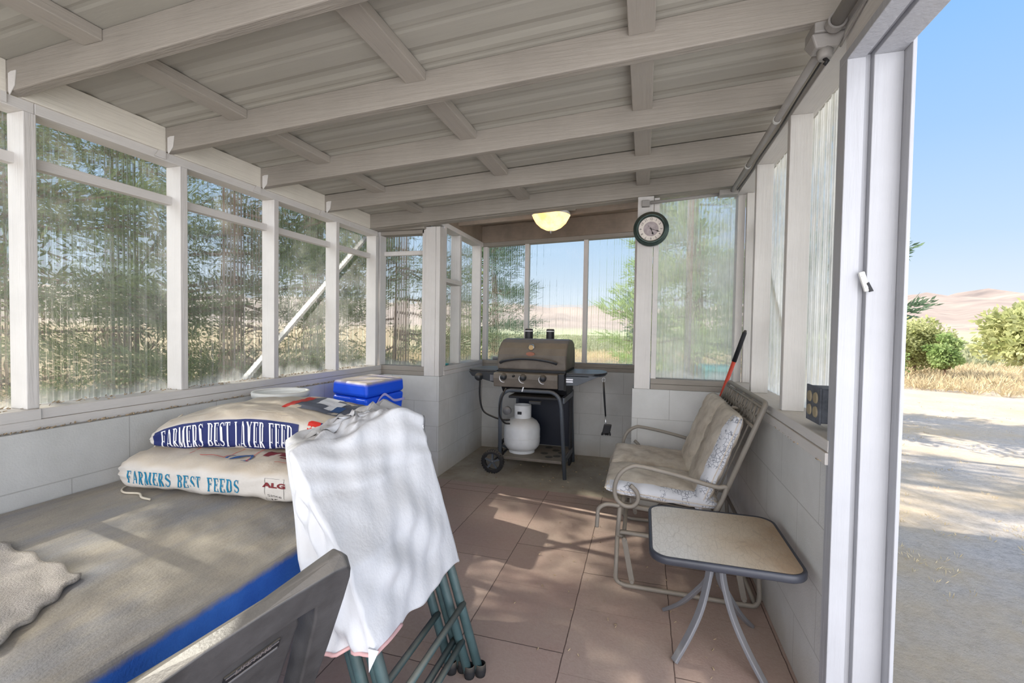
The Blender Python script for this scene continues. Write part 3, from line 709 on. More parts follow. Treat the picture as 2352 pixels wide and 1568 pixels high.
x, y = pol(19.0, 9.0); conifer('pine whose dark branches reach past the door post', x, y, 4.8, 1.25, 1.05, 7000, 36, m_pine_blue, ln=.15, wd=.03, nbr=46)
x, y = pol(25.3, 22); broadleaf('rounded yellow green tree beyond the gravel, left of a smaller bush', x, y, 2.25, 1.15, .2, 9000, 37, m_leaf, ln=.13, wd=.08)
x, y = pol(27.4, 21); broadleaf('small fresh green bush at the right foot of the rounded tree', x, y, 1.55, .5, .05, 4000, 38, m_leaf2, ln=.12, wd=.08, name='green_bush', cat='bush')
x, y = pol(23.2, 19.5); broadleaf('bright green bush peeping out beside the door post', x, y, 1.15, .7, .05, 4000, 39, m_leaf2, ln=.12, wd=.08, name='green_bush', cat='bush')
x, y = pol(33.2, 13); broadleaf('yellow green tree cut by the right edge of the picture', x, y, 2.45, 1.05, .75, 6500, 40, m_leaf, ln=.13, wd=.08)
def scatter(name, label, cat, az0, az1, r0, r1, n, per, ln, wd, mat, seed, hh):
    rng = np.random.default_rng(seed); a = np.radians(rng.uniform(az0, az1, n)); d = rng.uniform(r0**.5, r1**.5, n)**2
    c = np.stack([d*np.sin(a), d*np.cos(a), np.full(n, ZG)], 1); P = np.repeat(c, per, 0); m = len(P); sc = np.repeat(rng.uniform(.6, 1.3, n), per)[:, None]
    o = rng.normal(size=(m, 3))*np.array([hh, hh, 0])*sc; P = P+o*.5; D = o+np.array([0, 0, 1.0])*hh*1.4+rng.normal(size=(m, 3))*.3*hh
    V = blades(P, D, ln, wd, rng)
    return tag(leafmesh(name, V, mat), label, cat, kind='stuff')
scatter('sagebrush', 'grey green sagebrush covering the flat below the hills', 'shrub', -20, 45, 30, 120, 1500, 22, .5, .16, m_sage, 51, .4)
scatter('dry_grass', 'band of straw coloured dry grass beyond the gravel yard', 'grass', -30, 45, 16, 31, 2600, 14, .32, .03, m_drygrass, 52, .16)
scatter('dry_weeds', 'dry straw weeds on the ground under the left pines', 'grass', -100, -22, 4.2, 16, 1500, 12, .22, .02, m_drygrass, 53, .12)
scatter('yard_weeds', 'sparse dry weeds dotting the gravel outside the doorway', 'grass', 20, 48, 3.4, 14, 320, 8, .035, .005, m_drygrass, 54, .035)
# post and bin outside the back right window
tag(MB().tube([(.60, 7.0, ZG), (.60, 7.0, 5.5)], .045, 12).build('utility_pole', m_bark, smooth=True), 'brown wooden pole standing outside the back right window', 'pole')
bn = thing('waste_bin', 'sea green waste bin outside, low in the back right window', 'bin', (.86, 6.2, ZG))
MB().hexa([(.74, 6.0, ZG), (.99, 6.0, ZG), (.99, 6.4, ZG), (.74, 6.4, ZG)], [(.70, 5.96, .72), (1.03, 5.96, .72), (1.03, 6.44, .72), (.70, 6.44, .72)]).build('body', m_bin, bn, bevel=.02)
MB().box(.69, 1.04, 5.94, 6.46, .72, .79).build('lid', m_bin, bn, bevel=.02)
#PART2
# ---------------------------------------------------------------- platform, sacks, towel
pf = thing('platform', 'low platform along the left wall with a thick dusty blue cover', 'platform', (-1.5, .8, 0))
poly = [(-2.075, -.7), (-.965, -.7), (-.965, 1.175), (-.985, 1.205), (-1.25, 1.62), (-1.50, 2.15), (-1.60, 3.0), (-2.075, 3.0)]
def inset(p, k): return [(x+(-k if x > -1.9 else 0), y) for x, y in p]
MB().prism(inset(poly, .22), 0, .40).build('base', m_bluecover, pf)
c = MB().prism(poly, .40, .552).build('padded_cover', m_cover, pf, bevel=.012, seg=3)
def rings(cen, ux, uy, uz, L, D, H, nx=48, nr=64, ex=4.0, ta=5.0, wr=.005, seed=0, flat=.8, droop=0, endz=.15, sag=0):
    """pillow: rings round the long axis; returns point(a, b, c) on the skin"""
    cen = Vector(cen); ux, uy, uz = Vector(ux), Vector(uy), Vector(uz); rg = random.Random(seed); ph = [rg.uniform(0, 6) for _ in range(8)]
    def pt(a, b, c, off=0.0):
        r = (abs(b)**ex+abs(c)**ex)**(-1/ex); B, C_ = b*r, c*r
        t = max(0.0, 1-abs(a)**ta)**.5; hz = H*(endz+(1-endz)*t); dy = D*(.9+.1*t)
        w = wr*(math.sin(9*a+7*b+ph[0])+.7*math.sin(17*a-11*c+ph[1])+.5*math.sin(31*a+5*b+ph[2])+.4*math.sin(23*b+ph[3])*t)
        w += wr*1.6*abs(a)**6*math.sin(26*B+14*C_+ph[4])
        B *= dy+w*.6+off; C_ *= hz+w+off
        if C_ < 0: C_ *= flat
        return cen+ux*(a*L)+uy*B+uz*(C_-droop*a*a+sag*(1-a*a)*(1 if C_ > 0 else 0))
    vs = []
    for i in range(nx+1):
        a = -1+2*i/nx; a = math.sin(a*PI/2)*.35+a*.65
        for k in range(nr):
            th = 2*PI*k/nr; vs.append(pt(a, math.cos(th), math.sin(th)))
    fs = [(i*nr+k, i*nr+(k+1) % nr, (i+1)*nr+(k+1) % nr, (i+1)*nr+k) for i in range(nx) for k in range(nr)]
    fs += [tuple(reversed(range(nr))), tuple(nx*nr+k for k in range(nr))]
    return vs, fs, pt
def axes(deg): a = math.radians(deg); return (math.cos(a), math.sin(a), 0), (-math.sin(a), math.cos(a), 0), (0, 0, 1)
# serif capitals: every letter is a set of strokes (points, widths)
def serif(ch):
    T, t, S = .20, .075, .07
    st = []
    def V(x, y0=0, y1=1, w=T): st.append(([(x, y0), (x, (y0+y1)/2), (x, y1)], [w]*3))
    def H(x0, x1, y, w=t): st.append(([(x0, y), ((x0+x1)/2, y), (x1, y)], [w]*3))
    def P(p, w): st.append((p, w))
    if ch in 'FERBDL': V(.2); H(.02, .36, .035, .07)
    if ch in 'FERBD': H(.02, .36, .965, .07)
    if ch in 'FE': H(.2, .66, .965); H(.2, .50, .52); V(.64, .74, 1, .07); V(.50, .40, .64, .06)
    if ch in 'EL': H(.2, .68, .035); V(.66, 0, .30, .08)
    if ch == 'L': H(.02, .36, .965, .07)
    if ch in 'RB': P([(.2, .965), (.42, .96), (.55, .88), (.59, .75), (.55, .61), (.42, .53), (.2, .52)], [t, t, .13, T, .13, t, t])
    if ch == 'R': P([(.36, .52), (.48, .34), (.60, .12), (.72, .03)], [.15, T, T, .1])
    if ch == 'B': P([(.2, .52), (.46, .51), (.60, .42), (.65, .27), (.60, .12), (.46, .04), (.2, .035)], [t, t, .14, T, .14, t, t])
    if ch == 'D': P([(.2, .965), (.42, .95), (.60, .82), (.68, .5), (.60, .18), (.42, .05), (.2, .035)], [t, .09, .16, T, .16, .09, t])
    if ch == 'A': P([(.10, .03), (.22, .45), (.38, 1)], [t]*3); P([(.38, 1), (.54, .5), (.68, .03)], [.16, T, T]); H(.2, .56, .33, .06); H(0, .22, .03, .06); H(.52, .82, .03, .06)
    if ch == 'M': P([(.14, .03), (.14, .5), (.14, .97)], [t]*3); P([(.14, .97), (.30, .5), (.46, .06)], [T]*3); P([(.46, .06), (.60, .5), (.76, .97)], [t]*3); V(.80); H(.02, .28, .03, .06); H(.66, .96, .03, .06); H(.02, .2, .965, .07); H(.72, .96, .965, .07)
    if ch == 'S': P([(.62, .80), (.50, .95), (.32, .96), (.17, .85), (.17, .68), (.38, .54), (.60, .40), (.64, .22), (.50, .06), (.30, .04), (.12, .18)], [.05, .07, .09, .15, .18, T, .18, .15, .09, .07, .05]); V(.64, .72, 1, .05); V(.10, 0, .28, .05)
    if ch == 'T': V(.36); H(0, .72, .965); V(.03, .74, 1, .07); V(.69, .74, 1, .07); H(.18, .54, .03, .06)
    if ch == 'Y': P([(.12, .97), (.26, .7), (.38, .45)], [T]*3); P([(.66, .97), (.52, .7), (.40, .45)], [t]*3); V(.39, 0, .48); H(0, .26, .965, .06); H(.56, .78, .965, .06); H(.22, .56, .03, .06)
    wd = {'M': 1.0, 'A': .84, 'L': .74, 'Y': .82, 'D': .8, 'B': .76, 'R': .8, 'T': .78, 'S': .74}.get(ch, .74)
    quads = []
    for pts, ws in st:
        P2 = [Vector((p[0], p[1])) for p in pts]; L_ = []
        for i in range(len(P2)):
            d = (P2[min(i+1, len(P2)-1)]-P2[max(i-1, 0)]).normalized(); nn = Vector((-d.y, d.x))
            L_.append((P2[i]+nn*ws[i]/2, P2[i]-nn*ws[i]/2))
        for i in range(len(L_)-1):
            (a, b), (c_, d_) = L_[i], L_[i+1]; K = 3
            for k in range(K):
                u, v = k/K, (k+1)/K; quads.append((a.lerp(c_, u), b.lerp(d_, u), b.lerp(d_, v), a.lerp(c_, v)))
    return quads, wd
def serif_line(txt, gap=.1, space=.55):
    x = 0; out = []
    for ch in txt:
        if ch == ' ': x += space; continue
        q, w = serif(ch); out += [[(p.x+x, p.y) for p in quad] for quad in q]; x += w+gap
    return out, x-gap
def mapped(name, quads, fn, mat, parent):
    b = MB()
    for q in quads: b.add([fn(*p) for p in q], [tuple(range(len(q)))])
    return b.build(name, mat, parent)
def rectq(x0, x1, y0, y1, n=12, m=3):
    return [[(x0+(x1-x0)*i/n, y0+(y1-y0)*j/m), (x0+(x1-x0)*(i+1)/n, y0+(y1-y0)*j/m), (x0+(x1-x0)*(i+1)/n, y0+(y1-y0)*(j+1)/m), (x0+(x1-x0)*i/n, y0+(y1-y0)*(j+1)/m)] for i in range(n) for j in range(m)]
def fontq(txt, size, cx, cy_, bold=0, sxy=(1, 1)):
    v, f = text2d(txt, size, bold=bold); return [[(v[i][0]*sxy[0]+cx, v[i][1]*sxy[1]+cy_) for i in p] for p in f]

# lower sack
s1 = thing('feed_sack', 'lower white feed sack with teal FARMERS BEST FEEDS lettering, flat on the blue cover', 'sack', (-1.55, 1.53, .553), 'white feed sacks stacked on the blue cover')
vs, fs, p1 = rings((-1.535, 1.505, .6255), *axes(5.5), .43, .232, .075, ex=3.6, ta=14, seed=3, flat=.97, wr=.0035, endz=.25)
make_obj('sack_body', vs, fs, m_sack, s1, smooth=True)
f1 = lambda e: (lambda a, c: p1(a, -1, c, e))
def words(txt, gap, space, fn, mat, parent):
    _, w = serif_line(txt, gap, space); x0 = 0
    for wd_ in txt.split(' '):
        q, ww = serif_line(wd_, gap, space)
        mapped('lettering', [[fn[1]((x+x0)/w, y) for x, y in qq] for qq in q], fn[0], mat, parent); x0 += ww+gap+space
words('FARMERS BEST FEEDS', .13, .8, (f1(.0022), lambda u, v: (-.85+u*1.14, -.44+v*.66)), m_teal_print, s1)
mapped('maker_mark', fontq('ALG', .115, .625, .10, .005, (1, 2.6)), f1(.0022), m_maroon_print, s1)
mapped('mark_frame', rectq(.535, .538, -.8, .42, 1, 10)+rectq(.715, .718, -.8, .42, 1, 10)+rectq(.535, .718, .41, .42)+[[(x, y) for x, y in qq] for qq in fontq('Since', .075, .625, -.42, 0, (.9, 2.4))+fontq('18', .08, .61, -.64, 0, (1, 2.4))], f1(.0022), m_ink, s1)
t1 = lambda e: (lambda a, b: p1(a, b, 1, e))
fr = lambda x0, x1, y0, y1, t=.014: rectq(x0, x1, y0, y0+t, 12, 1)+rectq(x0, x1, y1-t, y1, 12, 1)+rectq(x0, x0+t*.6, y0, y1, 1, 8)+rectq(x1-t*.6, x1, y0, y1, 1, 8)
for q_ in (fr(-.42, -.02, -.72, .2), fr(.22, 1.0, -.80, .2)): mapped('red_frame', q_, t1(.0022), m_red_print, s1)
sq_, sw = serif('S')
mapped('letter_print', [[(.03+(1-p.y)*.26-.04, -.86+p.x*.5) for p in qq] for qq in sq_], t1(.0024), m_blue_print, s1)
mapped('dark_print', rectq(.30, .98, -.52, -.30)+rectq(.52, .80, -.66, -.60), t1(.0024), m_maroon_print, s1)
MB().tube(smooth_path([(-1.96, 1.32, .56), (-1.93, 1.26, .558), (-1.88, 1.235, .558), (-1.82, 1.245, .558), (-1.77, 1.22, .558), (-1.72, 1.215, .558)]), .004, 6).build('stitching_string', m_string, s1, smooth=True)
# upper sack
s2 = thing('feed_sack', 'upper white feed sack with navy FARMERS BEST LAYER FEED band, topmost of the two', 'sack', (-1.55, 1.66, .73), 'white feed sacks stacked on the blue cover')
vs, fs, p2 = rings((-1.545, 1.655, .747), *axes(13), .43, .235, .070, ex=3.0, ta=8, seed=8, flat=.85, wr=.003, endz=.3, droop=.018, sag=.052)
make_obj('sack_body', vs, fs, m_sack, s2, smooth=True)
f2 = lambda e: (lambda a, c: p2(a, -1, c, e))
mapped('navy_band', rectq(-.93, .47, -.60, .42, 28, 8), f2(.0028), m_navy_print, s2)
words('FARMERS BEST LAYER FEED', .06, .45, (f2(.0045), lambda u, v: (-.84+u*1.26, -.46+v*.74)), m_white_print, s2)
mapped('red_stripe', rectq(.55, .66, -.8, .75, 3, 12), f2(.0018), m_red_print, s2)
mapped('navy_block', rectq(.66, .95, -.8, .75, 5, 12), f2(.0018), m_navy_print, s2)
mapped('top_seam', rectq(-.85, .9, .93, .965, 40, 1), f2(.0025), m_string, s2)
t2 = lambda e: (lambda a, b: p2(a, b, 1, e))
for q_ in (rectq(.16, .25, -.55, .5, 3, 10), rectq(.5, .66, .72, .80, 6, 2)): mapped('top_red_stripe', q_, t2(.0025), m_red_print, s2)
mapped('top_panel', rectq(.25, .97, -.6, .75, 14, 14), t2(.0018), m_navy_dusty, s2)
mapped('top_picture', rectq(.38, .52, -.05, .70, 6, 8)+rectq(.52, .64, -.30, .3, 6, 6), t2(.0028), m_white_print, s2)
mapped('picture_blue', rectq(.60, .70, -.4, -.05, 4, 4), t2(.0034), m_blue_print, s2)
MB().tube(smooth_path([(-1.955, 1.52, .80), (-1.975, 1.47, .76), (-1.965, 1.42, .70), (-1.97, 1.39, .66)]), .0035, 6).build('loose_thread', m_string, s2, smooth=True)

# towel
def wavy_sheet(corners, nx, ny, fz, th, name, mat, parent=None):
    A, B, C_, D_ = [Vector(c) for c in corners]; b = MB(); vs = []
    for i in range(nx+1):
        for j in range(ny+1):
            u, v = i/nx, j/ny; p = A.lerp(B, u).lerp(D_.lerp(C_, u), v); h = fz(u, v)
            vs.append((p.x+.006*math.sin(v*23+u*5), p.y+.006*math.sin(u*19), p.z+h))
    n = len(vs); vs += [(x, y, z+th) for x, y, z in vs]
    idx = lambda i, j: i*(ny+1)+j
    fs = [(idx(i, j), idx(i, j+1), idx(i+1, j+1), idx(i+1, j)) for i in range(nx) for j in range(ny)]
    fs += [tuple(reversed([k+n for k in f])) for f in fs]
    bd = [idx(i, 0) for i in range(nx+1)]+[idx(nx, j) for j in range(1, ny+1)]+[idx(i, ny) for i in range(nx-1, -1, -1)]+[idx(0, j) for j in range(ny-1, 0, -1)]
    fs += [(bd[k], bd[(k+1) % len(bd)], bd[(k+1) % len(bd)]+n, bd[k]+n) for k in range(len(bd))]
    return b.add(vs, fs).build(name, mat, parent, smooth=True)
tag(wavy_sheet([(-1.80, .25, .553), (-1.19, .54, .553), (-1.36, .79, .553), (-1.78, .84, .553)], 40, 40,
    lambda u, v: .022*math.exp(-((v-.30+u*.15)*9)**2)*(1-.6*u)+.012*math.exp(-((v-.55)*12)**2)*max(0, 1-u*1.3)+.003*(1+math.sin(u*21+v*8)*math.sin(v*17)), .008, 'towel', m_towel),
    'dusty grey towel crumpled on the near end of the blue cover', 'towel')

# bucket and cooler
bk = thing('bucket', 'white plastic bucket behind the feed sacks with only its rim showing', 'bucket', (-1.88, 2.02, .553))
MB().lathe([(0, .0), (.118, 0), (.135, .27), (.128, .27), (.112, .012), (0, .012)], (-1.90, 2.03, .553), 40).build('body', m_white_plastic, bk, smooth=False)
MB().lathe([(.134, .262), (.142, .262), (.145, .285), (.142, .292), (.128, .292), (.127, .27), (.134, .262)], (-1.90, 2.03, .553), 40).build('rim', m_white_plastic, bk, smooth=True)
cl = thing('cooler', 'blue plastic cooler with dusty rounded lid in the back left corner', 'cooler', (-1.76, 2.62, .553))
A, B, C_, D_ = [Vector((x, y, 0)) for x, y in ((-1.906, 2.457), (-1.579, 2.35), (-1.575, 2.79), (-1.90, 2.89))]
cc = (A+B+C_+D_)/4
def ringq(k): return [cc+(p-cc)*k for p in (A, B, C_, D_)]
def zz(L, z): return [(p.x, p.y, z) for p in L]
MB().hexa(zz(ringq(.90), .553), zz(ringq(.99), .768)).build('body', M('blue_plastic_body', lin(22, 84, 226), .4, var=.05, bump=.03), cl, bevel=.02, seg=3)
MB().hexa(zz(ringq(1.0), .77), zz(ringq(.97), .862)).build('lid', m_blue, cl, bevel=.022, seg=4)
# wavy pale stripe on the face towards the doorway side
e1 = (B-A); nrm = Vector((e1.y, -e1.x, 0)).normalized(); b = MB()
e2 = (C_-B); n2 = Vector((e2.y, -e2.x, 0)).normalized()
P0 = cc+(B-cc)*.985; pth = [P0+e2*u+Vector((0, 0, z))+n2*.006 for u, z in ((.02, .66), (.18, .71), (.30, .755), (.42, .775), (.55, .75), (.70, .72), (.98, .715))]
pth = smooth_path(pth, 6)
b.add([tuple(p+Vector((0, 0, d))) for p in pth for d in (-.008, .008)], [(2*i, 2*i+2, 2*i+3, 2*i+1) for i in range(len(pth)-1)])
b.build('wave_stripe', M('lilac_stripe', lin(170, 168, 222), .5, bump=0), cl)

# ---------------------------------------------------------------- folding chairs under white sheeting
def ladder(parent, dx, top, name_f, foot=0.0, y0=1.00, y1=1.46, bars=(.12, .24), sl=-.325, x0=-.520, lift=0):
    X = lambda z: x0+dx+sl*z*(1.0)
    pts = [(X(foot), y1, foot), (X(top*.6), y1, top*.6), (X(top), y1, top), (X(top), y0, top), (X(top*.6), y0, top*.6), (X(foot), y0, foot)]
    MB().tube(rounded_path(pts, .05), .0155, 12).build(name_f, m_green, parent, smooth=True)
    for z in bars: MB().tube([(X(z)+.012, y1, z), (X(z)+.012, y0, z)], .0105, 10).build('crossbar', m_green, parent, smooth=True)
    for y in (y0, y1): MB().lathe([(0, 0), (.017, .0), (.0195, .012), (.0185, .04), (.016, .042)], (X(foot), y, foot-.003 if foot > 0 else 0), 14).build('foot_cap', m_rubber, parent, smooth=True)
for k, (dx, lb) in enumerate(((0, 'outermost green metal folding chair of the leaning stack, mostly under white sheeting'), (-.067, 'inner green metal folding chair of the leaning stack, next to the blue cover'))):
    t = thing('folding_chair', lb, 'chair', (-.6+dx, 1.23, 0), 'green folding chairs under the white sheeting')
    ladder(t, dx, .52, 'rear_frame', 0.0, bars=(.24,) if k == 0 else (.115,))
    ladder(t, dx-.033, .50, 'front_frame', 0.0, y0=1.02, y1=1.44, bars=(.12,) if k == 0 else (.20,))
    X = lambda z: -.52+dx-.03-.325*z
    MB().tube(rounded_path([(X(.55), 1.06, .55), (X(.365)-.0, 1.05, .365), (X(.365), 1.43, .365), (X(.55), 1.42, .55)], .06), .0155, 12).build('seat_frame', m_green, t, smooth=True)
    MB().hexa([(X(.40)-.012, 1.07, .385), (X(.40)+.006, 1.07, .385), (X(.40)+.006, 1.41, .385), (X(.40)-.012, 1.41, .385)], [(X(.56)-.012, 1.07, .56), (X(.56)+.006, 1.07, .56), (X(.56)+.006, 1.41, .56), (X(.56)-.012, 1.41, .56)]).build('seat_panel', m_grey_plastic, t)
# sheeting
def drape():
    L0 = [(-.622, .960), (-.612, 1.49), (-.79, 1.505), (-.785, .962)]
    L1 = [(-.690, .952), (-.682, 1.49), (-.885, 1.52), (-.850, .962)]
    L2 = [(-.895, .985), (-.762, 1.475), (-.94, 1.53), (-.975, 1.06)]
    NT, NS = 60, 120; vs = []; z0c = [.395, .378, .40, .395]; z2c = [.862, .872, .925, .875]; z1c = [.60, .60, .62, .60]
    rg = random.Random(5)
    for i in range(NT+1):
        t = i/NT
        def cor(k):
            if t < .5: u = t*2; P, Q, za, zb_ = L0[k], L1[k], z0c[k], z1c[k]
            else: u = t*2-1; P, Q, za, zb_ = L1[k], L2[k], z1c[k], z2c[k]
            return Vector((P[0]+(Q[0]-P[0])*u, P[1]+(Q[1]-P[1])*u, za+(zb_-za)*u))
        C = [cor(k) for k in range(4)]
        for s in range(NS):
            # side lengths share: near-far face 0-1 gets most samples
            w = s/NS; seg = [0, .38, .5, .88, 1.0]
            k = max(j for j in range(4) if w >= seg[j]); u = (w-seg[k])/(seg[k+1]-seg[k])
            p = C[k].lerp(C[(k+1) % 4], u); nn = (C[(k+1) % 4]-C[k]).cross(Vector((0, 0, 1))).normalized()
            bul = math.sin(u*PI)
            wob = .005*bul*math.sin(14*t+5*w*6)+.004*math.sin(40*w+9*t)*bul
            if k == 3: wob += .014*math.sin(u*9+t*7+1.5*math.sin(t*9))*bul+.008*math.sin(u*21-t*16)*bul   # crumpled near side
            if k == 0: wob += .012*bul*(1-abs(2*t-1))+.010*math.exp(-((u-.12-.25*t)*7)**2)+.0035*math.sin(30*t-9*u)*math.exp(-u*2)+.003*math.sin(60*t+12*u)*(t > .75)+(.0042*math.sin(11*u+23*t+3*math.sin(5*u))+.003*math.sin(31*u-17*t))*bul
            zz_ = p.z+(.012*math.sin(w*26)+.006*math.sin(w*61))*(1-t)**3*(1 if k else .5)
            if k == 3: zz_ -= .008*(1-t)**4*math.sin(u*PI)
            if k == 0 and t > .5: zz_ += ((t-.5)*2)**4*(.052*math.exp(-((u-.74)*4.2)**2)+.010*math.sin(u*17))
            if k == 0: p = p+Vector((0, .028*math.exp(-((u-1)*12)**2)*max(0, t-.86)/.14, 0))
            vs.append((p.x+nn.x*wob, p.y+nn.y*wob, zz_))
    fs = [(i*NS+s, i*NS+(s+1) % NS, (i+1)*NS+(s+1) % NS, (i+1)*NS+s) for i in range(NT) for s in range(NS)]
    # closed crumpled top
    base = NT*NS; last = [Vector(v) for v in vs[base:base+NS]]; cen = sum(last, Vector())/NS+Vector((0, 0, .02)); KR = 8; prev = base
    for r in range(1, KR+1):
        f = 1-r/(KR+.5); st = len(vs)
        for s in range(NS):
            p = cen.lerp(last[s], f); vs.append((p.x, p.y, p.z+.010*math.sin(s*.42+r*1.9)*(1-f)*f*4+.014*math.sin(s*.19+r*.8)*(1-f)+.006*math.sin(r*2.2)))
        fs += [(prev+s, prev+(s+1) % NS, st+(s+1) % NS, st+s) for s in range(NS)]; prev = st
    fs.append(tuple(prev+s for s in range(NS)))
    return vs, fs, NS
vs, fs, NS_ = drape()
sh = thing('white_sheeting', 'crumpled white plastic sheeting pulled over the green folding chairs', 'cover', (-.75, 1.24, .37))
o = make_obj('sheet', vs, fs, m_sheet, sh, smooth=True)
sm = o.modifiers.new('thick', 'SOLIDIFY'); sm.thickness = .002; sm.offset = -1
hem = MB(); idx = [s for s in range(NS_) if .84 <= s/NS_ or s/NS_ < .10]; idx = sorted(idx, key=lambda s: s if s > NS_/2 else s+NS_)
H0 = [Vector(vs[s]) for s in idx]; cenb = Vector((-.72, 1.25, 0))
HT = []
for p in H0:
    d = Vector((p.x-cenb.x, p.y-cenb.y, 0)).normalized()*.004
    HT.append(p+d*.3)
hem.tube(HT, .005, 8)
tag(hem.build('drawstring_hem', M('pink_hem', lin(214, 170, 168), .5, bump=.1), sh, smooth=True), 'pink drawstring hem')
k0 = H0[len(H0)*6//10]
MB().add([tuple(k0+Vector((.004, -.006, .02))), tuple(k0+Vector((.03, .0, .015))), tuple(k0+Vector((.008, -.008, -.038))), tuple(k0+Vector((.002, .004, .018)))], [(0, 1, 2), (0, 2, 3), (1, 3, 2), (0, 3, 1)]).build('torn_corner', m_sheet, sh)

# ---------------------------------------------------------------- foreground moulded plastic chair
pc = thing('plastic_chair', 'dusty black moulded plastic chair in the foreground, seen from behind', 'chair', (-.8, .6, 0))
CA = Vector((-.54, .756, .75)); CW = Vector((-.14, -.37, 0)).normalized(); CD = Vector((-.138, .022, -.30)); CD = (CD-CW*CD.dot(CW)).normalized(); CN = CW.cross(CD).normalized()
def cpt(w, d, n): return tuple(CA+CW*w+CD*d+CN*n)
def plate(poly, n0, n1):
    k = len(poly); return MB().add([cpt(w, d, n0) for w, d in poly]+[cpt(w, d, n1) for w, d in poly],
        [tuple(reversed(range(k))), tuple(range(k, 2*k))]+[(i, (i+1) % k, k+(i+1) % k, k+i) for i in range(k)])
inner = [(.46, .42), (.45, .30), (.43, .27), (.36, .225), (.25, .172), (.15, .128), (.075, .108), (.048, .104), (.040, .15), (.030, .30), (.024, .42)]
fo = [(-.012, .42), (-.018, .25), (-.018, .12), (-.016, .06), (-.011, .038), (.0, .024), (.03, .022), (.15, .045), (.24, .072), (.32, .105), (.40, .145), (.45, .19), (.475, .27), (.48, .42)]
bo = [(-.006, .42), (-.012, .25), (-.014, .12), (-.014, .07), (-.010, .042), (-.001, .026), (.024, .038), (.126, .088), (.241, .122), (.321, .142), (.386, .165), (.44, .20), (.465, .27), (.47, .42)]
k = len(fo)+len(inner)
mo = [((p[0]+q[0])/2-(.006 if i < 5 else 0), (p[1]+q[1])/2-(.012 if i > 3 else .004)) for i, (p, q) in enumerate(zip(fo, bo))]
b = MB(); LL = [[cpt(w, d, -.058) for w, d in bo+inner], [cpt(w, d, -.03) for w, d in mo+inner], [cpt(w, d, 0) for w, d in fo+inner]]
b.add([p for l in LL for p in l], [tuple(reversed(range(k))), tuple(range(2*k, 3*k))]+[(r*k+i, r*k+(i+1) % k, (r+1)*k+(i+1) % k, (r+1)*k+i) for r in (0, 1) for i in range(k)])
b.build('back_frame', m_blackchair, pc, bevel=.013, seg=4)
plate([(.085, .128), (.15, .145), (.25, .188), (.36, .24), (.42, .28), (.432, .31), (.44, .42), (.075, .42), (.068, .30), (.062, .15), (.068, .130)], -.032, -.016).build('back_panel', m_blackchair, pc, bevel=.006, seg=3)
plate([(.062, .10), (.15, .124), (.25, .168), (.36, .22), (.36, .245), (.25, .190), (.15, .150), (.062, .130)], -.036, -.020).build('panel_ridge', m_blackchair, pc, bevel=.004)
lp = plate([(.098, .160), (.190, .192), (.190, .216), (.098, .184)], -.016, -.0115).build('name_plate', m_black, pc, bevel=.001)
fr_ = plate([(.101, .1635), (.1875, .1936), (.1875, .1965), (.101, .1664)], -.0115, -.0105).build('plate_rule', m_chrome, pc)
plate([(.101, .1785), (.1875, .2086), (.1875, .2135), (.101, .1834)], -.0115, -.0105).build('plate_band', m_grey_plastic, pc)
v, f = text2d('LIFETIME', .0155, bold=.0004)
# text runs from the plate's far end (left in view) towards w = small
b = MB().add([cpt(.144-x, .1785-x*.348-y, -.0103) for x, y in v], f); b.build('plate_lettering', m_chrome, pc)
# seat and legs tucked under the cover
S0 = CA+CD*.40
MB().hexa([(-.72, .78, .335), (-1.04, .88, .335), (-1.16, .45, .335), (-.86, .34, .335)][::-1], [(-.72, .78, .375), (-1.04, .88, .375), (-1.16, .45, .375), (-.86, .34, .375)][::-1]).build('seat', m_blackchair, pc, bevel=.01)
for x, y, tx, ty in ((-.60, .80, -.73, .76), (-.74, .33, -.86, .36), (-1.02, .90, -1.02, .86), (-1.14, .44, -1.13, .48)):
    MB().tube([(x, y, 0), (tx, ty, .34)], [.014, .018], 10).build('leg', m_blackchair, pc, smooth=True)

# ---------------------------------------------------------------- grill
gr = thing('gas_grill', 'black three burner gas grill on a wheeled cart in the bay', 'grill', (-.89, 3.85, 0))
fl = [(-1.135, 3.60, .10), (-1.140, 3.60, .58), (-1.128, 3.60, .655), (-1.07, 3.60, .698), (-.70, 3.60, .698), (-.645, 3.60, .66), (-.625, 3.60, .58), (-.588, 3.60, .0)]
MB().tube(rounded_path(fl, .035, 4), .0155, 14).build('front_frame', m_frame_tube, gr, smooth=True)
MB().tube(rounded_path([(-1.12, 4.08, .10), (-1.12, 4.08, .66), (-.62, 4.08, .66), (-.60, 4.12, 0)], .04, 4), .0155, 12).build('rear_frame', m_frame_tube, gr, smooth=True)
MB().box(-1.10, -.632, 4.06, 4.075, .15, .64).build('rear_panel', M('navy_black_panel', lin(22, 28, 42), .35, bump=0), gr)
MB().box(-.622, -.606, 3.98, 4.13, 0.0, .66).build('side_panel', m_black, gr, bevel=.003)
MB().beam((-.61, 3.61, .63), (-.61, 4.08, .63), .012, .045).build('side_rail', m_frame_tube, gr)
MB().beam((-.605, 3.61, .12), (-.605, 4.08, .12), .012, .045).build('side_rail', m_frame_tube, gr)
sh_ = MB().box(-1.12, -.615, 3.60, 4.07, .118, .142).build('bottom_shelf', m_lid, gr, bevel=.004)
for x, y in ((-.80, 3.80), (-.72, 3.92), (-.68, 3.74), (-.80, 4.00), (-.66, 3.86), (-.74, 3.70)):
    MB().lathe([(0, .0012), (.033, .0012), (.033, 0)], (x, y, .142), 20).build('shelf_hole', m_black, sh_)
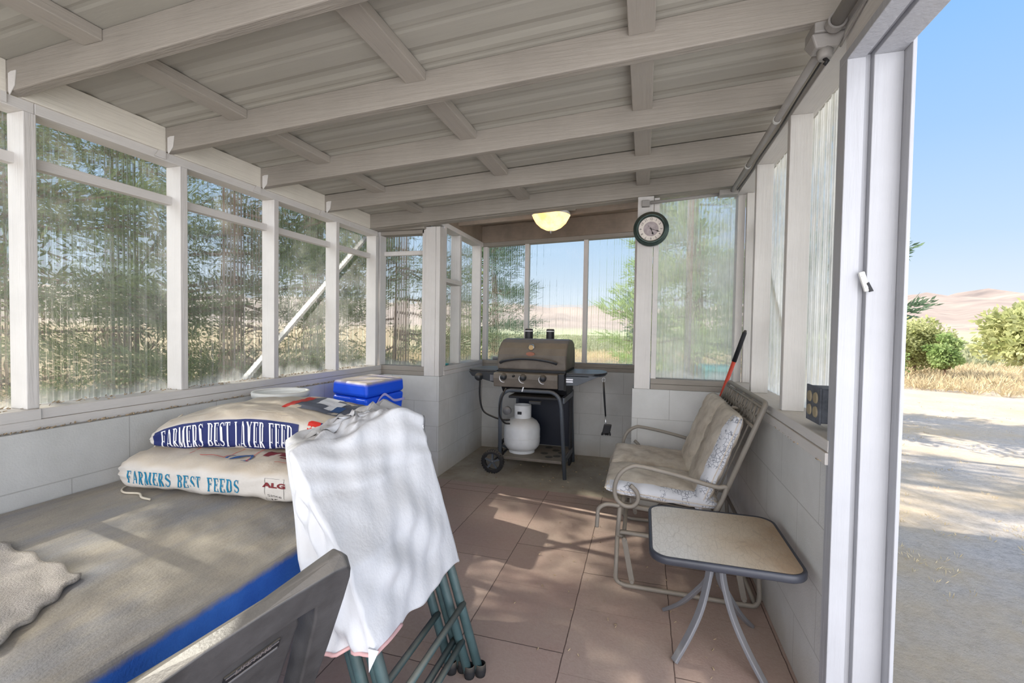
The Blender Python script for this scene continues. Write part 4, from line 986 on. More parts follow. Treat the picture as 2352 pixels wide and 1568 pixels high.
for y in (3.575, 4.03):
    c = (-1.19, y, .0975)
    w_ = MB().lathe([(.066, -.018), (.088, -.020), (.097, -.010), (.0975, 0), (.097, .010), (.088, .020), (.066, .018), (.066, -.018)], c, 40, 'y').build('wheel', m_rubber, gr, smooth=True)
    tr = MB()
    for k in range(28):
        a = 2*PI*k/28; tr.beam((c[0]+.094*math.cos(a), y-.017, c[2]+.094*math.sin(a)), (c[0]+.094*math.cos(a), y+.017, c[2]+.094*math.sin(a)), .010, .009, (math.cos(a), 0, math.sin(a)))
    tr.build('tyre_tread', m_rubber, w_)
    sp_ = MB()
    for k in range(5):
        a = 2*PI*k/5+.3
        sp_.beam((c[0]+.012*math.cos(a), y-.006, c[2]+.012*math.sin(a)), (c[0]+.070*math.cos(a), y-.004, c[2]+.070*math.sin(a)), .014, .020, (0, 1, 0))
    sp_.build('spokes', m_frame_tube, w_)
    MB().lathe([(0, -.026), (.011, -.024), (.014, -.010), (.014, .012), (0, .012)], c, 16, 'y').build('hub', m_frame_tube, w_, smooth=True)
MB().tube([(-1.19, 3.57, .0975), (-1.19, 4.04, .0975)], .008, 8).build('axle', m_black, gr)
# firebox and lid
def profx(pts, x0, x1, name, mat, parent=gr, bevel=.006, sm=False):
    k = len(pts); return MB().add([(x0, y, z) for y, z in pts]+[(x1, y, z) for y, z in pts],
        [tuple(range(k)), tuple(reversed(range(k, 2*k)))]+[(i, k+i, k+(i+1) % k, (i+1) % k) for i in range(k)]).build(name, mat, parent, bevel=bevel, seg=3, smooth=sm)
profx([(3.62, .855), (3.64, .74), (3.72, .66), (4.02, .66), (4.07, .74), (4.08, .855)], -1.155, -.600, 'firebox', m_black)
profx([(3.60, .868), (3.598, .93), (3.61, .99), (3.64, 1.045), (3.69, 1.088), (3.75, 1.112), (3.83, 1.122), (3.93, 1.115), (4.02, 1.09), (4.07, 1.03), (4.085, .95), (4.085, .868)], -1.172, -.592, 'lid', m_lid, bevel=.018)
MB().box(-1.165, -.598, 3.606, 4.08, .852, .869).build('lid_seam', m_black, gr)
hp = smooth_path([(-1.135, 3.575, .925), (-1.09, 3.55, .945), (-.99, 3.545, .962), (-.90, 3.545, .966), (-.81, 3.545, .962), (-.71, 3.55, .947), (-.665, 3.575, .93)], 6)
MB().tube(hp, .0135, 14).build('lid_handle', m_metal_dark, gr, smooth=True)
gz = MB().lathe([(0, -.012), (.024, -.012), (.027, -.004), (.027, .02)], (-.888, 3.632, 1.052), 28, 'y').build('temperature_gauge', m_chrome, gr, smooth=True)
MB().lathe([(0, -.0135), (.020, -.0135), (.020, -.012)], (-.888, 3.632, 1.052), 24, 'y').build('gauge_dial', M('gauge_face', lin(190, 160, 110), .5, bump=0), gz)
MB().add([(-.890+.036*math.cos(q), 3.603, 1.0+.016*math.sin(q)) for q in [2*PI*i/28 for i in range(28)]]+[(-.890+.036*math.cos(q), 3.63, 1.0+.016*math.sin(q)) for q in [2*PI*i/28 for i in range(28)]],
         [tuple(range(28))]+[(i, 28+i, 28+(i+1) % 28, (i+1) % 28) for i in range(28)]).build('emblem', M('faded_badge', lin(148, 96, 76), .6, bump=0), gr)
for x in (-1.010, -.812):
    c_ = MB().lathe([(0, .02), (.0, .095), (.03, .095), (.036, .088), (.037, .0), (.030, 0)], (x, 4.03, 1.112), 24).build('chimney', m_metal_dark, gr, smooth=False)
    MB().lathe([(.0375, .070), (.0375, .078), (.0372, .078)], (x, 4.03, 1.112), 24).build('chimney_band', m_white_print, c_)
profx([(3.545, .728), (3.528, .80), (3.536, .842), (3.62, .848), (3.63, .728)], -1.182, -.648, 'control_panel', m_lid, bevel=.008)
profx([(3.56, .72), (3.55, .85), (3.66, .85), (3.66, .70)], -.648, -.600, 'panel_end', m_metal_dark, bevel=.004)
for x in (-1.092, -.928, -.764):
    k_ = MB().lathe([(0, -.034), (.019, -.033), (.023, -.024), (.028, -.004), (.029, .004)], (x, 3.532, .812), 24, 'y').build('burner_knob', m_metal_dark, gr, smooth=True)
    arc = [(x-.034*math.cos(a), 3.529, .802-.034*math.sin(a)) for a in [math.radians(q) for q in range(-40, 106, 12)]]
    b = MB().tube(arc, [.0015+.0022*math.sin(PI*i/(len(arc)-1)) for i in range(len(arc))], 6); b.build('dial_mark', m_white_print, k_)
MB().lathe([(0, -.02), (.009, -.02), (.011, 0), (.011, .01)], (-1.008, 3.532, .822), 16, 'y').build('igniter_button', m_black, gr, smooth=True)
MB().beam((-.925, 3.535, .735), (-.932, 3.52, .700), .010, .004).build('paper_tag', m_white_print, gr)
# side shelves
ls = MB().prism([(-1.18, 3.62), (-1.18, 4.02), (-1.40, 4.02), (-1.435, 3.98), (-1.44, 3.66), (-1.41, 3.62)], .838, .856).build('side_shelf', m_metal_dark, gr, bevel=.005)
MB().hexa([(-1.40, 3.615, .80), (-1.18, 3.615, .745), (-1.18, 3.64, .745), (-1.40, 3.64, .80)], [(-1.43, 3.615, .838), (-1.18, 3.615, .838), (-1.18, 3.64, .838), (-1.43, 3.64, .838)]).build('shelf_apron', m_metal_dark, ls, bevel=.002)
MB().lathe([(0, -.045), (.022, -.044), (.027, -.034), (.034, -.010), (.035, 0)], (-1.335, 3.612, .795), 24, 'y').build('side_burner_knob', m_metal_dark, ls, smooth=True)
MB().box(-1.235, -1.190, 3.608, 3.615, .765, .815).build('shelf_label', m_grey_plastic, ls)
pr = [(-.592, 3.60), (-.40, 3.60)]+[(-.40+.115*math.sin(math.radians(a)), 3.81-.21*math.cos(math.radians(a))) for a in range(0, 181, 15)]+[(-.592, 4.02)]
rs_ = MB().prism(pr, .842, .858).build('side_shelf', m_metal_dark, gr, bevel=.004)
MB().prism([(x*1.0+(.012 if x > -.5 else 0)*-1, y) for x, y in pr], .83, .842).build('shelf_rim', m_frame_tube, rs_)
MB().hexa([(-.592, 3.60, .755), (-.50, 3.60, .76), (-.50, 3.625, .76), (-.592, 3.625, .755)], [(-.592, 3.60, .838), (-.33, 3.60, .838), (-.33, 3.625, .838), (-.592, 3.625, .838)]).build('shelf_apron', m_frame_tube, rs_, bevel=.002)
for z in (.800, .782): MB().box(-.590, -.535, 3.593, 3.60, z, z+.012).build('bracket', m_chrome, rs_)
MB().box(-1.08, -.66, 3.64, 3.98, .625, .645).build('grease_tray', m_black, gr, bevel=.003)
MB().box(-.90, -.80, 3.62, 3.66, .585, .610).build('tray_handle', m_metal_dark, gr, bevel=.004)
MB().tube(smooth_path([(-1.328, 3.62, .765), (-1.335, 3.64, .62), (-1.31, 3.66, .50), (-1.22, 3.67, .45), (-1.14, 3.68, .43), (-1.09, 3.72, .425)], 7), .0075, 10).build('gas_hose', m_rubber, gr, smooth=True)
MB().tube(smooth_path([(-1.09, 3.60, .71), (-1.12, 3.56, .62), (-1.135, 3.57, .50), (-1.11, 3.62, .42), (-1.08, 3.68, .40)], 7), .0075, 10).build('gas_hose', m_rubber, gr, smooth=True)
# tank
tk = thing('gas_cylinder', 'white gas cylinder standing on the grill cart shelf', 'gas cylinder', (-1.0, 3.80, .143))
MB().lathe([(0, .022), (.09, .015), (.128, .03), (.150, .06), (.156, .09), (.156, .200), (.150, .235), (.128, .268), (.09, .292), (.05, .303), (0, .306)], (-1.0, 3.80, .143), 48).build('tank_body', m_tank, tk, smooth=True)
MB().lathe([(.108, .0), (.112, .0), (.112, .03), (.108, .03), (.108, 0)], (-1.0, 3.80, .143), 36).build('foot_ring', m_tank, tk)
MB().lathe([(.1565, .128), (.1575, .130), (.1575, .133), (.1565, .135)], (-1.0, 3.80, .143), 48).build('weld_seam', m_tank, tk)
cg = MB()
for a0, a1 in ((-135, 165),):
    n = 34; R0, R1 = .073, .078
    A_ = [math.radians(a0+(a1-a0)*k/n) for k in range(n+1)]
    for za, zb_2 in ((.290, .405),):
        vs = [(-1.0+r*math.cos(a), 3.80+r*math.sin(a), .143+z) for a in A_ for r in (R0, R1) for z in (za, zb_2)]
        fs = []
        for k in range(n):
            i = 4*k; j_ = 4*(k+1); fs += [(i, i+1, j_+1, j_), (i+2, j_+2, j_+3, i+3), (i+1, i+3, j_+3, j_+1), (i, j_, j_+2, i+2)]
        fs += [(0, 2, 3, 1), (4*n, 4*n+1, 4*n+3, 4*n+2)]; cg.add(vs, fs)
cg.build('valve_guard', m_tank, tk, bevel=.003)
MB().lathe([(0, 0), (.022, 0), (.022, .05), (.012, .055), (.012, .075), (0, .075)], (-1.0, 3.80, .445), 16).build('valve', m_chrome, tk)
MB().box(-1.022, -.985, 3.716, 3.722, .475, .50).build('guard_slot', m_black, tk, bevel=.004)
MB().lathe([(0, -.02), (.034, -.016), (.036, .014), (0, .02)], (-1.11, 3.70, .505), 18, 'y').build('regulator', m_grey_plastic, tk, smooth=True)
# grill brush
gb = thing('grill_brush', 'black grill brush hanging from the right grill shelf', 'brush', (-.275, 3.60, .40))
MB().tube([(-.296, 3.60, .800), (-.290, 3.60, .70), (-.276, 3.60, .535)], [.011, .0125, .010], 10, sq=(1, .6)).build('handle', m_black, gb, smooth=True)
MB().tube([(-.276, 3.60, .535), (-.272, 3.60, .48), (-.285, 3.60, .43), (-.265, 3.60, .40)], .005, 8).build('neck', m_chrome, gb, smooth=True)
hb = MB().hexa([(-.300, 3.575, .395), (-.240, 3.575, .405), (-.240, 3.625, .405), (-.300, 3.625, .395)], [(-.285, 3.58, .47), (-.228, 3.58, .468), (-.228, 3.62, .468), (-.285, 3.62, .47)]).build('brush_head', m_black, gb, bevel=.005)
rg = random.Random(2); br = MB()
for k in range(90):
    x = rg.uniform(-.302, -.235); y = rg.uniform(3.575, 3.625); br.tube([(x, y, .405), (x+rg.uniform(-.008, .008), y+rg.uniform(-.006, .006), .385)], .0012, 4)
tag(br.build('bristles', m_black, gb), kind='stuff')
MB().tube([(-.296+.012*math.cos(a), 3.60, .815+.016*math.sin(a)) for a in [2*PI*k/16 for k in range(17)]], .0018, 6).build('hanging_ring', m_chrome, gb, smooth=True)

# ---------------------------------------------------------------- lamp, clock
lm = thing('ceiling_lamp', 'lit alabaster bowl lamp with a small finial on the bay ceiling', 'lamp', (-.748, 3.66, 2.0))
LX, LY = -.748, 3.66
MB().lathe([(.152, .128), (.146, .110), (.122, .068), (.085, .034), (.045, .014), (.012, .006), (0, .006)], (LX, LY, 1.998), 48).build('glass_bowl', m_lampglass, lm, smooth=True)
MB().lathe([(0, -.020), (.006, -.016), (.009, -.006), (.013, .0), (.016, .006), (.010, .010), (0, .010)], (LX, LY, 1.998), 20).build('finial', m_chrome, lm, smooth=True)
MB().lathe([(.154, .126), (.158, .132), (.150, .150), (.10, .17), (.02, .175)], (LX, LY, 1.998), 48).build('fitter_pan', m_white_plastic, lm, smooth=True)
MB().tube([(LX, LY, 2.16), (LX, LY, 2.27)], .012, 10).build('stem', m_white_plastic, lm)
MB().box(LX-.16, LX+.19, LY-.12, LY+.075, 2.175, 2.19).build('mounting_board', m_board, lm, bevel=.003)
MB().lathe([(0, 0), (.02, .004), (.028, .03), (.018, .06), (.012, .07)], (LX-.03, LY, 2.045), 16).build('bulb', m_lampglass, lm, smooth=True)
ld = bpy.data.lights.new('lamp_glow', 'POINT'); ld.energy = 1.8; ld.color = (1, .70, .38); ld.shadow_soft_size = .05
lo = bpy.data.objects.new('lamp_glow', ld); COL.objects.link(lo); lo.parent = lm; lo.location = (0, 0, .095)

ck = thing('wall_clock', 'round bronze rimmed wall clock with cream dial on the bay post', 'clock', (.027, 3.15, 1.76))
KC = (.027, 3.15, 1.873)
MB().lathe([(.078, -.005), (.080, -.022), (.088, -.030), (.096, -.026), (.100, -.014), (.108, -.016), (.113, -.004), (.112, .022), (.10, .034), (0, .034)], KC, 64, 'y').build('rim', m_clockrim, ck, smooth=True)
MB().lathe([(0, -.004), (.080, -.004)], KC, 64, 'y').build('dial', m_dial, ck)
MB().lathe([(0, -.0048), (.048, -.0048)], KC, 64, 'y').build('dial_centre', m_dialc, ck)
nb_ = MB()
for h in range(1, 13):
    a = math.radians(90-30*h); v, f = text2d(str(h), .024); ro = a-PI/2
    nb_.add([(KC[0]+.064*math.cos(a)+(x*math.cos(ro)-y*math.sin(ro))*.8, KC[1]-.0055, KC[2]+.064*math.sin(a)+(x*math.sin(ro)+y*math.cos(ro))) for x, y in v], [tuple(q) for q in f])
    a2 = a-math.radians(15); nb_.lathe([(0, -.0055), (.0015, -.0055)], (KC[0]+.064*math.cos(a2), KC[1], KC[2]+.064*math.sin(a2)), 6, 'y')
nb_.build('numerals', m_ink, ck)
def hand(deg, L, w, nm, y):
    a = math.radians(90-deg); c, s = math.cos(a), math.sin(a); P = [(-.012, -w*.5), (L*.55, -w*.6), (L*.72, -w*1.9), (L, 0), (L*.72, w*1.9), (L*.55, w*.6), (-.012, w*.5)]
    MB().add([(KC[0]+u*c-v*s, KC[1]-y, KC[2]+u*s+v*c) for u, v in P], [tuple(range(7))]).build(nm, m_ink, ck)
hand(159, .042, .0035, 'hour_hand', .0065); hand(110, .062, .0022, 'minute_hand', .0072); hand(318, .035, .0006, 'second_hand', .0078)
MB().lathe([(0, -.009), (.004, -.008), (.004, -.005)], KC, 12, 'y').build('hub', m_ink, ck)

# ---------------------------------------------------------------- electrical
cdt = thing('electrical_conduit', 'grey metal conduit run from the junction box to the clock post', 'conduit', (.5, 2.4, 2.05))
MB().tube([(.505, 1.66, 2.078), (.505, 3.10, 2.078)], .0125, 12).build('pipe', m_conduit, cdt, smooth=True)
MB().tube([(.46, 3.155, 2.075), (.02, 3.165, 2.05)], .0115, 12).build('pipe', m_conduit, cdt, smooth=True)
MB().box(.43, .54, 3.10, 3.175, 2.055, 2.088).build('corner_box', m_conduit, cdt, bevel=.004)
MB().box(-.035, .015, 3.145, 3.19, 2.025, 2.065).build('end_box', m_conduit, cdt, bevel=.004)
for y in (2.125, 2.665):
    MB().lathe([(.0135, -.008), (.0155, -.008), (.0155, .008), (.0135, .008)], (.505, y, 2.078), 16, 'y').build('strap', m_white_plastic, cdt)
MB().tube(smooth_path([(.525, 1.66, 2.07), (.524, 1.9, 2.066), (.520, 2.1, 2.05), (.528, 2.2, 2.060), (.522, 2.5, 2.058), (.528, 2.7, 2.06), (.523, 3.05, 2.065)], 6), .004, 6).build('loose_cable', m_wire, cdt, smooth=True)
jb = thing('junction_box', 'painted metal junction box with a lamp socket at the top right', 'junction box', (.52, 1.62, 2.03))
MB().box(.468, .56, 1.575, 1.665, 2.098, 2.135).build('box', m_conduit, jb, bevel=.004)
MB().hexa([(.478, 1.59, 2.060), (.538, 1.59, 2.060), (.538, 1.64, 2.060), (.478, 1.64, 2.060)], [(.462, 1.58, 2.098), (.555, 1.58, 2.098), (.555, 1.66, 2.098), (.462, 1.66, 2.098)]).build('cover', m_conduit, jb, bevel=.005)
MB().lathe([(.0, .002), (.016, .0), (.020, .006), (.022, .03), (.018, .03)], (.508, 1.612, 2.034), 20).build('lamp_socket', m_conduit, jb, smooth=True)
MB().tube([(.508, 1.612, 2.036), (.512, 1.60, 2.022), (.505, 1.606, 2.014)], .006, 8).build('wire_ends', m_wire, jb, smooth=True)
cd2 = thing('electrical_conduit', 'thick grey conduit overhead at the top right, on the near side of the junction box', 'conduit', (.52, 1.2, 2.09))
MB().tube([(.515, -.5, 2.105), (.515, 1.575, 2.105)], .0185, 14).build('pipe', m_conduit, cd2, smooth=True)
MB().lathe([(.019, -.012), (.025, -.012), (.025, .012), (.019, .012)], (.515, 1.55, 2.105), 18, 'y').build('coupling', m_conduit, cd2)
MB().tube(smooth_path([(.543, .2, 2.09), (.541, .8, 2.085), (.546, 1.1, 2.075), (.540, 1.35, 2.085), (.538, 1.58, 2.05)], 6), .0035, 6).build('loose_cable', m_conduit, cd2, smooth=True)
ob = thing('outlet_box', 'weathered grey outlet box with four beige receptacles beside the door jamb', 'outlet box', (.6, 1.75, .9))
MB().box(.556, .62, 1.69, 1.81, .908, 1.022).build('box', m_platebox, ob, bevel=.004)
MB().box(.550, .556, 1.686, 1.814, .904, 1.026).build('cover_plate', m_platebox, ob, bevel=.002)
for y in (1.722, 1.778):
    for z in (.942, .988): MB().lathe([(0, -.004), (.017, -.004), (.019, 0)], (.550, y, z), 20, 'x').build('receptacle', m_beige, ob, smooth=False)
lt = thing('door_catch', 'small white catch screwed to the door jamb', 'catch', (.58, 1.495, 1.32))
MB().hexa([(.586, 1.487, 1.318), (.600, 1.487, 1.322), (.600, 1.499, 1.322), (.586, 1.499, 1.318)], [(.569, 1.487, 1.372), (.583, 1.487, 1.376), (.583, 1.499, 1.376), (.569, 1.499, 1.372)]).build('plate', m_white_plastic, lt, bevel=.003)
for x, z in ((.580, 1.361), (.590, 1.332)): MB().lathe([(0, -.002), (.004, -.002), (.0045, 0)], (x, 1.487, z), 12, 'y').build('screw', m_chrome, lt)
MB().hexa([(.596, 1.483, 1.318), (.604, 1.483, 1.320), (.604, 1.492, 1.320), (.596, 1.492, 1.318)], [(.588, 1.483, 1.342), (.592, 1.483, 1.345), (.592, 1.492, 1.345), (.588, 1.492, 1.342)]).build('spring_tab', m_black, lt)

# ---------------------------------------------------------------- glider bench
gd = thing('glider_bench', 'metal patio glider with scrolled arms against the right wall', 'bench', (.15, 2.56, 0))
Y0, Y1 = 2.12, 3.0
R_ = .0105
for y, s_ in ((Y0+.045, 1), (Y1-.045, -1)):
    st = [(-.10, y, .25), (-.105, y, .03), (-.07, y, .013), (.49, y, .013), (.505, y, .05), (.49, y, .25), (-.09, y, .262), (-.10, y, .24)]
    MB().tube(rounded_path(st, .03, 4), R_, 10).build('side_stand', m_greywhite, gd, smooth=True)
for x, z in ((-.07, .262), (.48, .25), (.49, .014)):
    MB().tube([(x, Y0+.045, z), (x, Y1-.045, z)], R_*.9, 10).build('cross_tube', m_greywhite, gd, smooth=True)
for y in (Y0+.025, Y1-.025):
    for xa, xb in ((-.068, -.030), (.40, .44)):
        l_ = MB().beam((xa, y, .238), (xb, y, .045), .004, .024, (1, 0, 0)).build('swing_link', m_greywhite, gd, bevel=.001)
        for x, z in ((xa, .238), (xb, .045)): MB().lathe([(0, -.007), (.008, -.007), (.010, -.003), (.010, .006)], (x, y, z), 14, 'y').build('bolt', m_greywhite, l_)
MB().tube(rounded_path([(-.08, Y0+.02, .40), (-.08, Y1-.02, .40), (.33, Y1-.02, .37), (.33, Y0+.02, .37), (-.08, Y0+.02, .40)], .03, 4), R_, 10).build('seat_frame', m_greywhite, gd, smooth=True)
wm = MB()
for k in range(11):
    y = Y0+.06+k*(Y1-Y0-.12)/10; wm.tube([(-.08, y, .398), (.33, y, .368)], .003, 6)
wm.build('seat_wires', m_greywhite, gd)
for y in (Y0, Y1):
    arm = smooth_path([(.300, y, .40), (.335, y, .47), (.352, y, .525), (.345, y, .536), (.305, y, .533), (.144, y, .568), (.0, y, .590), (-.045, y, .585), (-.090, y, .550), (-.114, y, .49), (-.108, y, .435), (-.075, y, .405), (-.035, y, .405), (-.012, y, .432), (-.016, y, .470), (-.045, y, .500)], 6)
    MB().tube(arm, R_*.95, 10).build('armrest', m_greywhite, gd, smooth=True)
    MB().tube([(-.088, y+(.02 if y < 2.5 else -.02), .41), (-.100, y+(.03 if y < 2.5 else -.03), .255), (-.07, y+(.045 if y < 2.5 else -.045), .24)], R_, 10).build('leg', m_greywhite, gd, smooth=True)
    MB().tube(smooth_path([(-.09, y, .40), (-.15, y, .40), (-.185, y, .375), (-.19, y, .33), (-.192, y, .29)], 5), R_*.9, 10).build('front_hook', m_greywhite, gd, smooth=True)
# back frame: rounded rectangle leaning back
bx = lambda z: .325+(z-.44)*.375
MB().tube(rounded_path([(bx(.40), Y0+.005, .40), (bx(.905), Y0+.005, .905), (bx(.905), Y1-.005, .905), (bx(.40), Y1-.005, .40)], .035, 5), R_*1.05, 12).build('back_frame', m_greywhite, gd, smooth=True)
MB().tube([(bx(.795), Y0+.01, .795), (bx(.795), Y1-.01, .795)], R_*.75, 10).build('lattice_rail', m_greywhite, gd, smooth=True)
MB().tube([(bx(.88), Y0+.01, .882), (bx(.88), Y1-.01, .882)], R_*.55, 10).build('lattice_rail', m_greywhite, gd, smooth=True)
lt_ = MB(); k = 12; dy = (Y1-Y0-.06)/k
for i in range(k):
    ya = Y0+.03+i*dy
    lt_.tube([(bx(.80), ya, .80), (bx(.88), ya+dy*.5, .88)], .0042, 6); lt_.tube([(bx(.88), ya+dy*.5, .88), (bx(.80), ya+dy, .80)], .0042, 6)
    cyy, cz = ya+dy*.5, .825
    lt_.tube([(bx(cz)-.002, cyy+.014*math.cos(a), cz+.018*math.sin(a)) for a in [2*PI*j/10 for j in range(11)]], .003, 5, cap=False)
for i in range(0, k+1, 3): lt_.tube([(bx(.80), Y0+.03+i*dy, .80), (bx(.90), Y0+.03+i*dy, .90)], .005, 6)
lt_.build('back_lattice', m_greywhite, gd, smooth=True)
for i in range(5):
    y = Y0+.12+i*.16; MB().tube([(bx(.42), y, .42), (bx(.795), y, .795)], .004, 6).build('back_wire', m_greywhite, gd)

def cushion(name, lb, cen, ux, uy, uz, L, D, H, seed, flor=False, grp=None, dp=0, ext=None):
    t = thing(name, lb, 'cushion', (cen[0], cen[1], cen[2]-.04), grp)
    vs, fs, pt = rings(cen, ux, uy, uz, L, D, H, nx=40, nr=48, ex=3.0, ta=4.5, wr=.0024, seed=seed, flat=.9, endz=.32, droop=dp)
    make_obj('cushion_body', vs, fs, m_cushion, t, smooth=True)
    # piping round the widest line
    loop = [pt(a, -1, 0, .002) for a in np.linspace(-.99, .99, 30)]+[pt(.995, b, 0, .002) for b in np.linspace(-.9, .9, 8)]+[pt(a, 1, 0, .002) for a in np.linspace(.99, -.99, 30)]+[pt(-.995, b, 0, .002) for b in np.linspace(.9, -.9, 8)]
    loop.append(loop[0]); MB().tube(loop, .0022, 6, cap=False).build('piping', m_cushion, t, smooth=True)
    if flor:
        b = MB(); nn_ = 30; P = []
        for i in range(nn_+1):
            a = -.97+1.94*i/nn_
            for j in range(7):
                th = math.radians(200-j*11) if flor > 0 else math.radians(160+j*11)
                P.append(pt(a, math.cos(th), math.sin(th)*1.0, .0022))
        b.add(P, [(i*7+j, i*7+j+1, (i+1)*7+j+1, (i+1)*7+j) for i in range(nn_) for j in range(6)])
        tag(b.build('floral_side', m_floral, t, smooth=True), 'cleaner white side with grey leaf print')
    return t
sx_ = Vector((1, 0, -.06)).normalized(); sz_ = Vector((.06, 0, 1)).normalized()
G2 = 'stained cushions on the glider bench'
cushion('seat_cushion', 'stained seat cushion of the glider nearest the side table', (.085, 2.345, .452), sx_, (0, 1, 0), sz_, .248, .205, .044, 4, 1, G2)
cushion('seat_cushion', 'stained seat cushion of the glider farthest, nearer the grill', (.085, 2.765, .452), sx_, (0, 1, 0), sz_, .245, .205, .044, 6, 0, G2)
bu = Vector((.375, 0, 1)).normalized(); bn_ = Vector((-1, 0, .375)).normalized()
def backc(z): return (bx(z)-.058, z+.02)
cx_, cz_ = backc(.60)
cushion('back_cushion', 'stained back cushion of the glider nearer the side table, leaf print on its edge', (cx_, 2.345, cz_), bu, (0, 1, 0), bn_, .232, .20, .048, 14, 1, G2)
cushion('back_cushion', 'stained back cushion of the glider nearer the grill', (cx_, 2.765, cz_), bu, (0, 1, 0), bn_, .235, .205, .050, 16, 0, G2)
b = MB()
b.tube(smooth_path([(bx(.80)-.03, 2.55, .805), (bx(.80)-.015, 2.53, .82), (bx(.80)+.01, 2.55, .81), (bx(.80)+.005, 2.58, .80), (bx(.80)-.02, 2.57, .80), (bx(.80)-.04, 2.56, .77)], 5), .007, 8)
tag(b.build('cushion_tie', m_cushion, smooth=True), 'knotted fabric tie holding the cushions to the glider back', 'tie')

# ---------------------------------------------------------------- side table
sdt = thing('side_table', 'small square patio table with dusty patterned top by the doorway', 'table', (.27, 1.79, 0))
def rrect(x0, x1, y0, y1, r, n=8):
    P = []
    for cx, cy2, a0 in ((x1-r, y1-r, 0), (x0+r, y1-r, 90), (x0+r, y0+r, 180), (x1-r, y0+r, 270)):
        P += [(cx+r*math.cos(math.radians(a0+90*k/n)), cy2+r*math.sin(math.radians(a0+90*k/n))) for k in range(n+1)]
    return P
TX0, TX1, TY0, TY1 = .032, .508, 1.553, 2.025
MB().prism(rrect(TX0+.006, TX1-.006, TY0+.006, TY1-.006, .06), .452, .4605).build('table_top', m_tabletop, sdt, bevel=.001)
rim = rrect(TX0, TX1, TY0, TY1, .065); k = len(rim)
ri = rrect(TX0+.012, TX1-.012, TY0+.012, TY1-.012, .055)
b = MB(); prof = [(rim, .434), (rim, .456), (None, .462), (ri, .4605), (ri, .434)]
mid = [((a[0]*.7+c_[0]*.3), (a[1]*.7+c_[1]*.3)) for a, c_ in zip(rim, ri)]
L_ = [[(x, y, .436) for x, y in mid], [(x, y, .442) for x, y in rim], [(x, y, .456) for x, y in rim], [(x, y, .4625) for x, y in mid], [(x, y, .461) for x, y in ri], [(x, y, .432) for x, y in ri]]
b.add([p for l in L_ for p in l], [(i*k+j, i*k+(j+1) % k, ((i+1) % 6)*k+(j+1) % k, ((i+1) % 6)*k+j) for i in range(6) for j in range(k)])
tag(b.build('rim', M('blue_grey_rim', lin(54, 56, 64), .4, bump=.05, dust=.0), sdt, smooth=True), 'dark blue grey rim')
for fx, fy in ((.13, 1.722), (.111, 2.037), (.421, 1.700), (.445, 2.029)):
    cx, cy2 = .272, 1.80; dx, dy = (fx-cx), (fy-cy2); u = math.hypot(dx, dy); ex_, ey = dx/u, dy/u
    c0 = (cx+ex_*.022, cy2+ey*.022)
    pts = smooth_path([(c0[0], c0[1], .432), (c0[0], c0[1], .36), (c0[0]+ex_*.012, c0[1]+ey*.012, .28), (cx+dx*.38, cy2+dy*.38, .18), (cx+dx*.66, cy2+dy*.66, .09), (fx, fy, .006)], 6)
    b = MB(); P = [Vector(p) for p in pts]; sd_ = Vector((-ey, ex_, 0)); vs = []
    for i, p in enumerate(P):
        t_ = (P[min(i+1, len(P)-1)]-P[max(i-1, 0)]).normalized(); nn_ = t_.cross(sd_)
        for a, c_ in ((-.014, -.007), (.014, -.007), (.014, .007), (-.014, .007)): vs.append(p+sd_*a+nn_*c_)
    n_ = len(P); b.add(vs, [(i*4+j, i*4+(j+1) % 4, (i+1)*4+(j+1) % 4, (i+1)*4+j) for i in range(n_-1) for j in range(4)]+[(3, 2, 1, 0), tuple((n_-1)*4+j for j in range(4))])
    b.build('leg', m_tubgrey, sdt, bevel=.003)
MB().lathe([(0, .415), (.05, .415), (.05, .432), (0, .432)], (.272, 1.80, 0), 20).build('hub_plate', m_tubgrey, sdt)

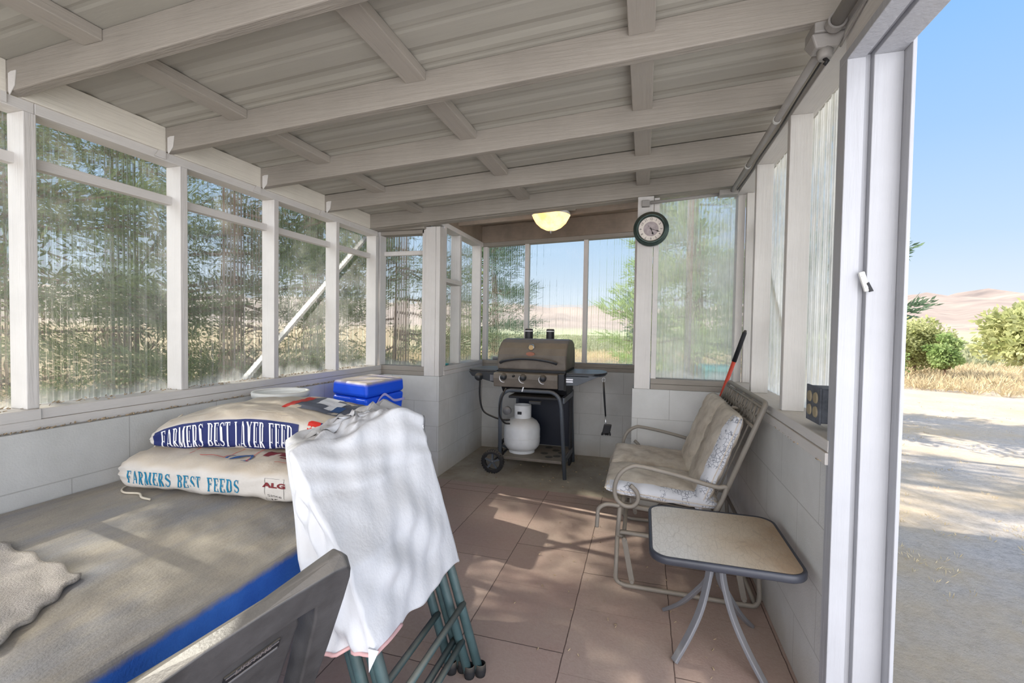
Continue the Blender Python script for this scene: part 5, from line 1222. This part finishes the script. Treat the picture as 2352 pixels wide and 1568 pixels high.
# ---------------------------------------------------------------- broom, sill things, debris
br_ = thing('broom', 'red handled broom with black grip leaning in the right corner', 'broom', (.22, 3.15, 0))
bt, bb = Vector((.578, 2.985, 1.215)), Vector((.252, 3.145, .06)); ln_ = bt-bb
MB().tube([bb, bb+ln_*.84], .0115, 12).build('handle', m_red, br_, smooth=True)
MB().tube([bb+ln_*.835, bb+ln_*.985, bt], [.0135, .0125, .006], 12).build('grip', m_black, br_, smooth=True)
MB().hexa([(.10, 3.10, .03), (.36, 3.10, .03), (.36, 3.18, .03), (.10, 3.18, .03)], [(.16, 3.12, .10), (.32, 3.12, .10), (.32, 3.17, .10), (.16, 3.17, .10)]).build('broom_head', m_black, br_, bevel=.01)
MB().hexa([(.08, 3.09, .0), (.38, 3.09, .0), (.38, 3.18, .0), (.08, 3.18, .0)], [(.10, 3.10, .035), (.36, 3.10, .035), (.36, 3.18, .035), (.10, 3.18, .035)]).build('bristles', m_drygrass, br_)
sc_ = thing('screwdriver', 'teal handled screwdriver lying on the bay window sill', 'screwdriver', (-1.60, 3.45, .886))
MB().tube([(-1.592, 3.45, .896), (-1.592, 3.475, .897), (-1.594, 3.55, .897), (-1.594, 3.56, .895)], [.006, .010, .009, .005], 10).build('handle', m_teal, sc_, smooth=True)
MB().tube([(-1.594, 3.56, .895), (-1.60, 3.66, .890)], .003, 8).build('shaft', m_chrome, sc_, smooth=True)
gm = thing('folded_mat', 'grey folded mat on the corner sill behind the grill', 'mat', (-1.40, 4.38, .886))
MB().box(-1.48, -1.22, 4.385, 4.44, .886, .915).build('folds', m_grey_plastic, gm, bevel=.008)
rg = random.Random(9)
def debris(lb, n, fx, fy, z, ln, r=.0012):
    b = MB()
    for k in range(n):
        x, y = fx(rg), fy(rg); a = rg.uniform(0, PI); h = rg.uniform(0, .008)
        b.tube([(x, y, z+r+h*.3), (x+ln*math.cos(a), y+ln*math.sin(a), z+r+h)], r*rg.uniform(.7, 2), 4)
    tag(b.build('straw_debris', m_debris), lb, 'debris', kind='stuff')
debris('brown straw and dirt lodged on the right wall ledge', 420, lambda r: r.uniform(.528, .541), lambda r: r.uniform(1.56, 2.2), .8105, .010)
debris('fine dirt along the left wall ledge', 300, lambda r: r.uniform(-2.103, -2.083), lambda r: r.uniform(.6, 3.2), .8105, .008)
debris('dead leaves and dirt scattered under the grill', 70, lambda r: r.uniform(-1.4, -.1), lambda r: r.uniform(3.4, 4.3), 0, .014, .0022)
debris('dirt gathered on the left window sill', 260, lambda r: r.uniform(-2.21, -2.13), lambda r: r.uniform(.6, 3.2), .8855, .010)
debris('bits of leaf scattered over the pavers', 60, lambda r: r.uniform(-.6, .5), lambda r: r.uniform(1.4, 3.2), 0, .010, .0014)
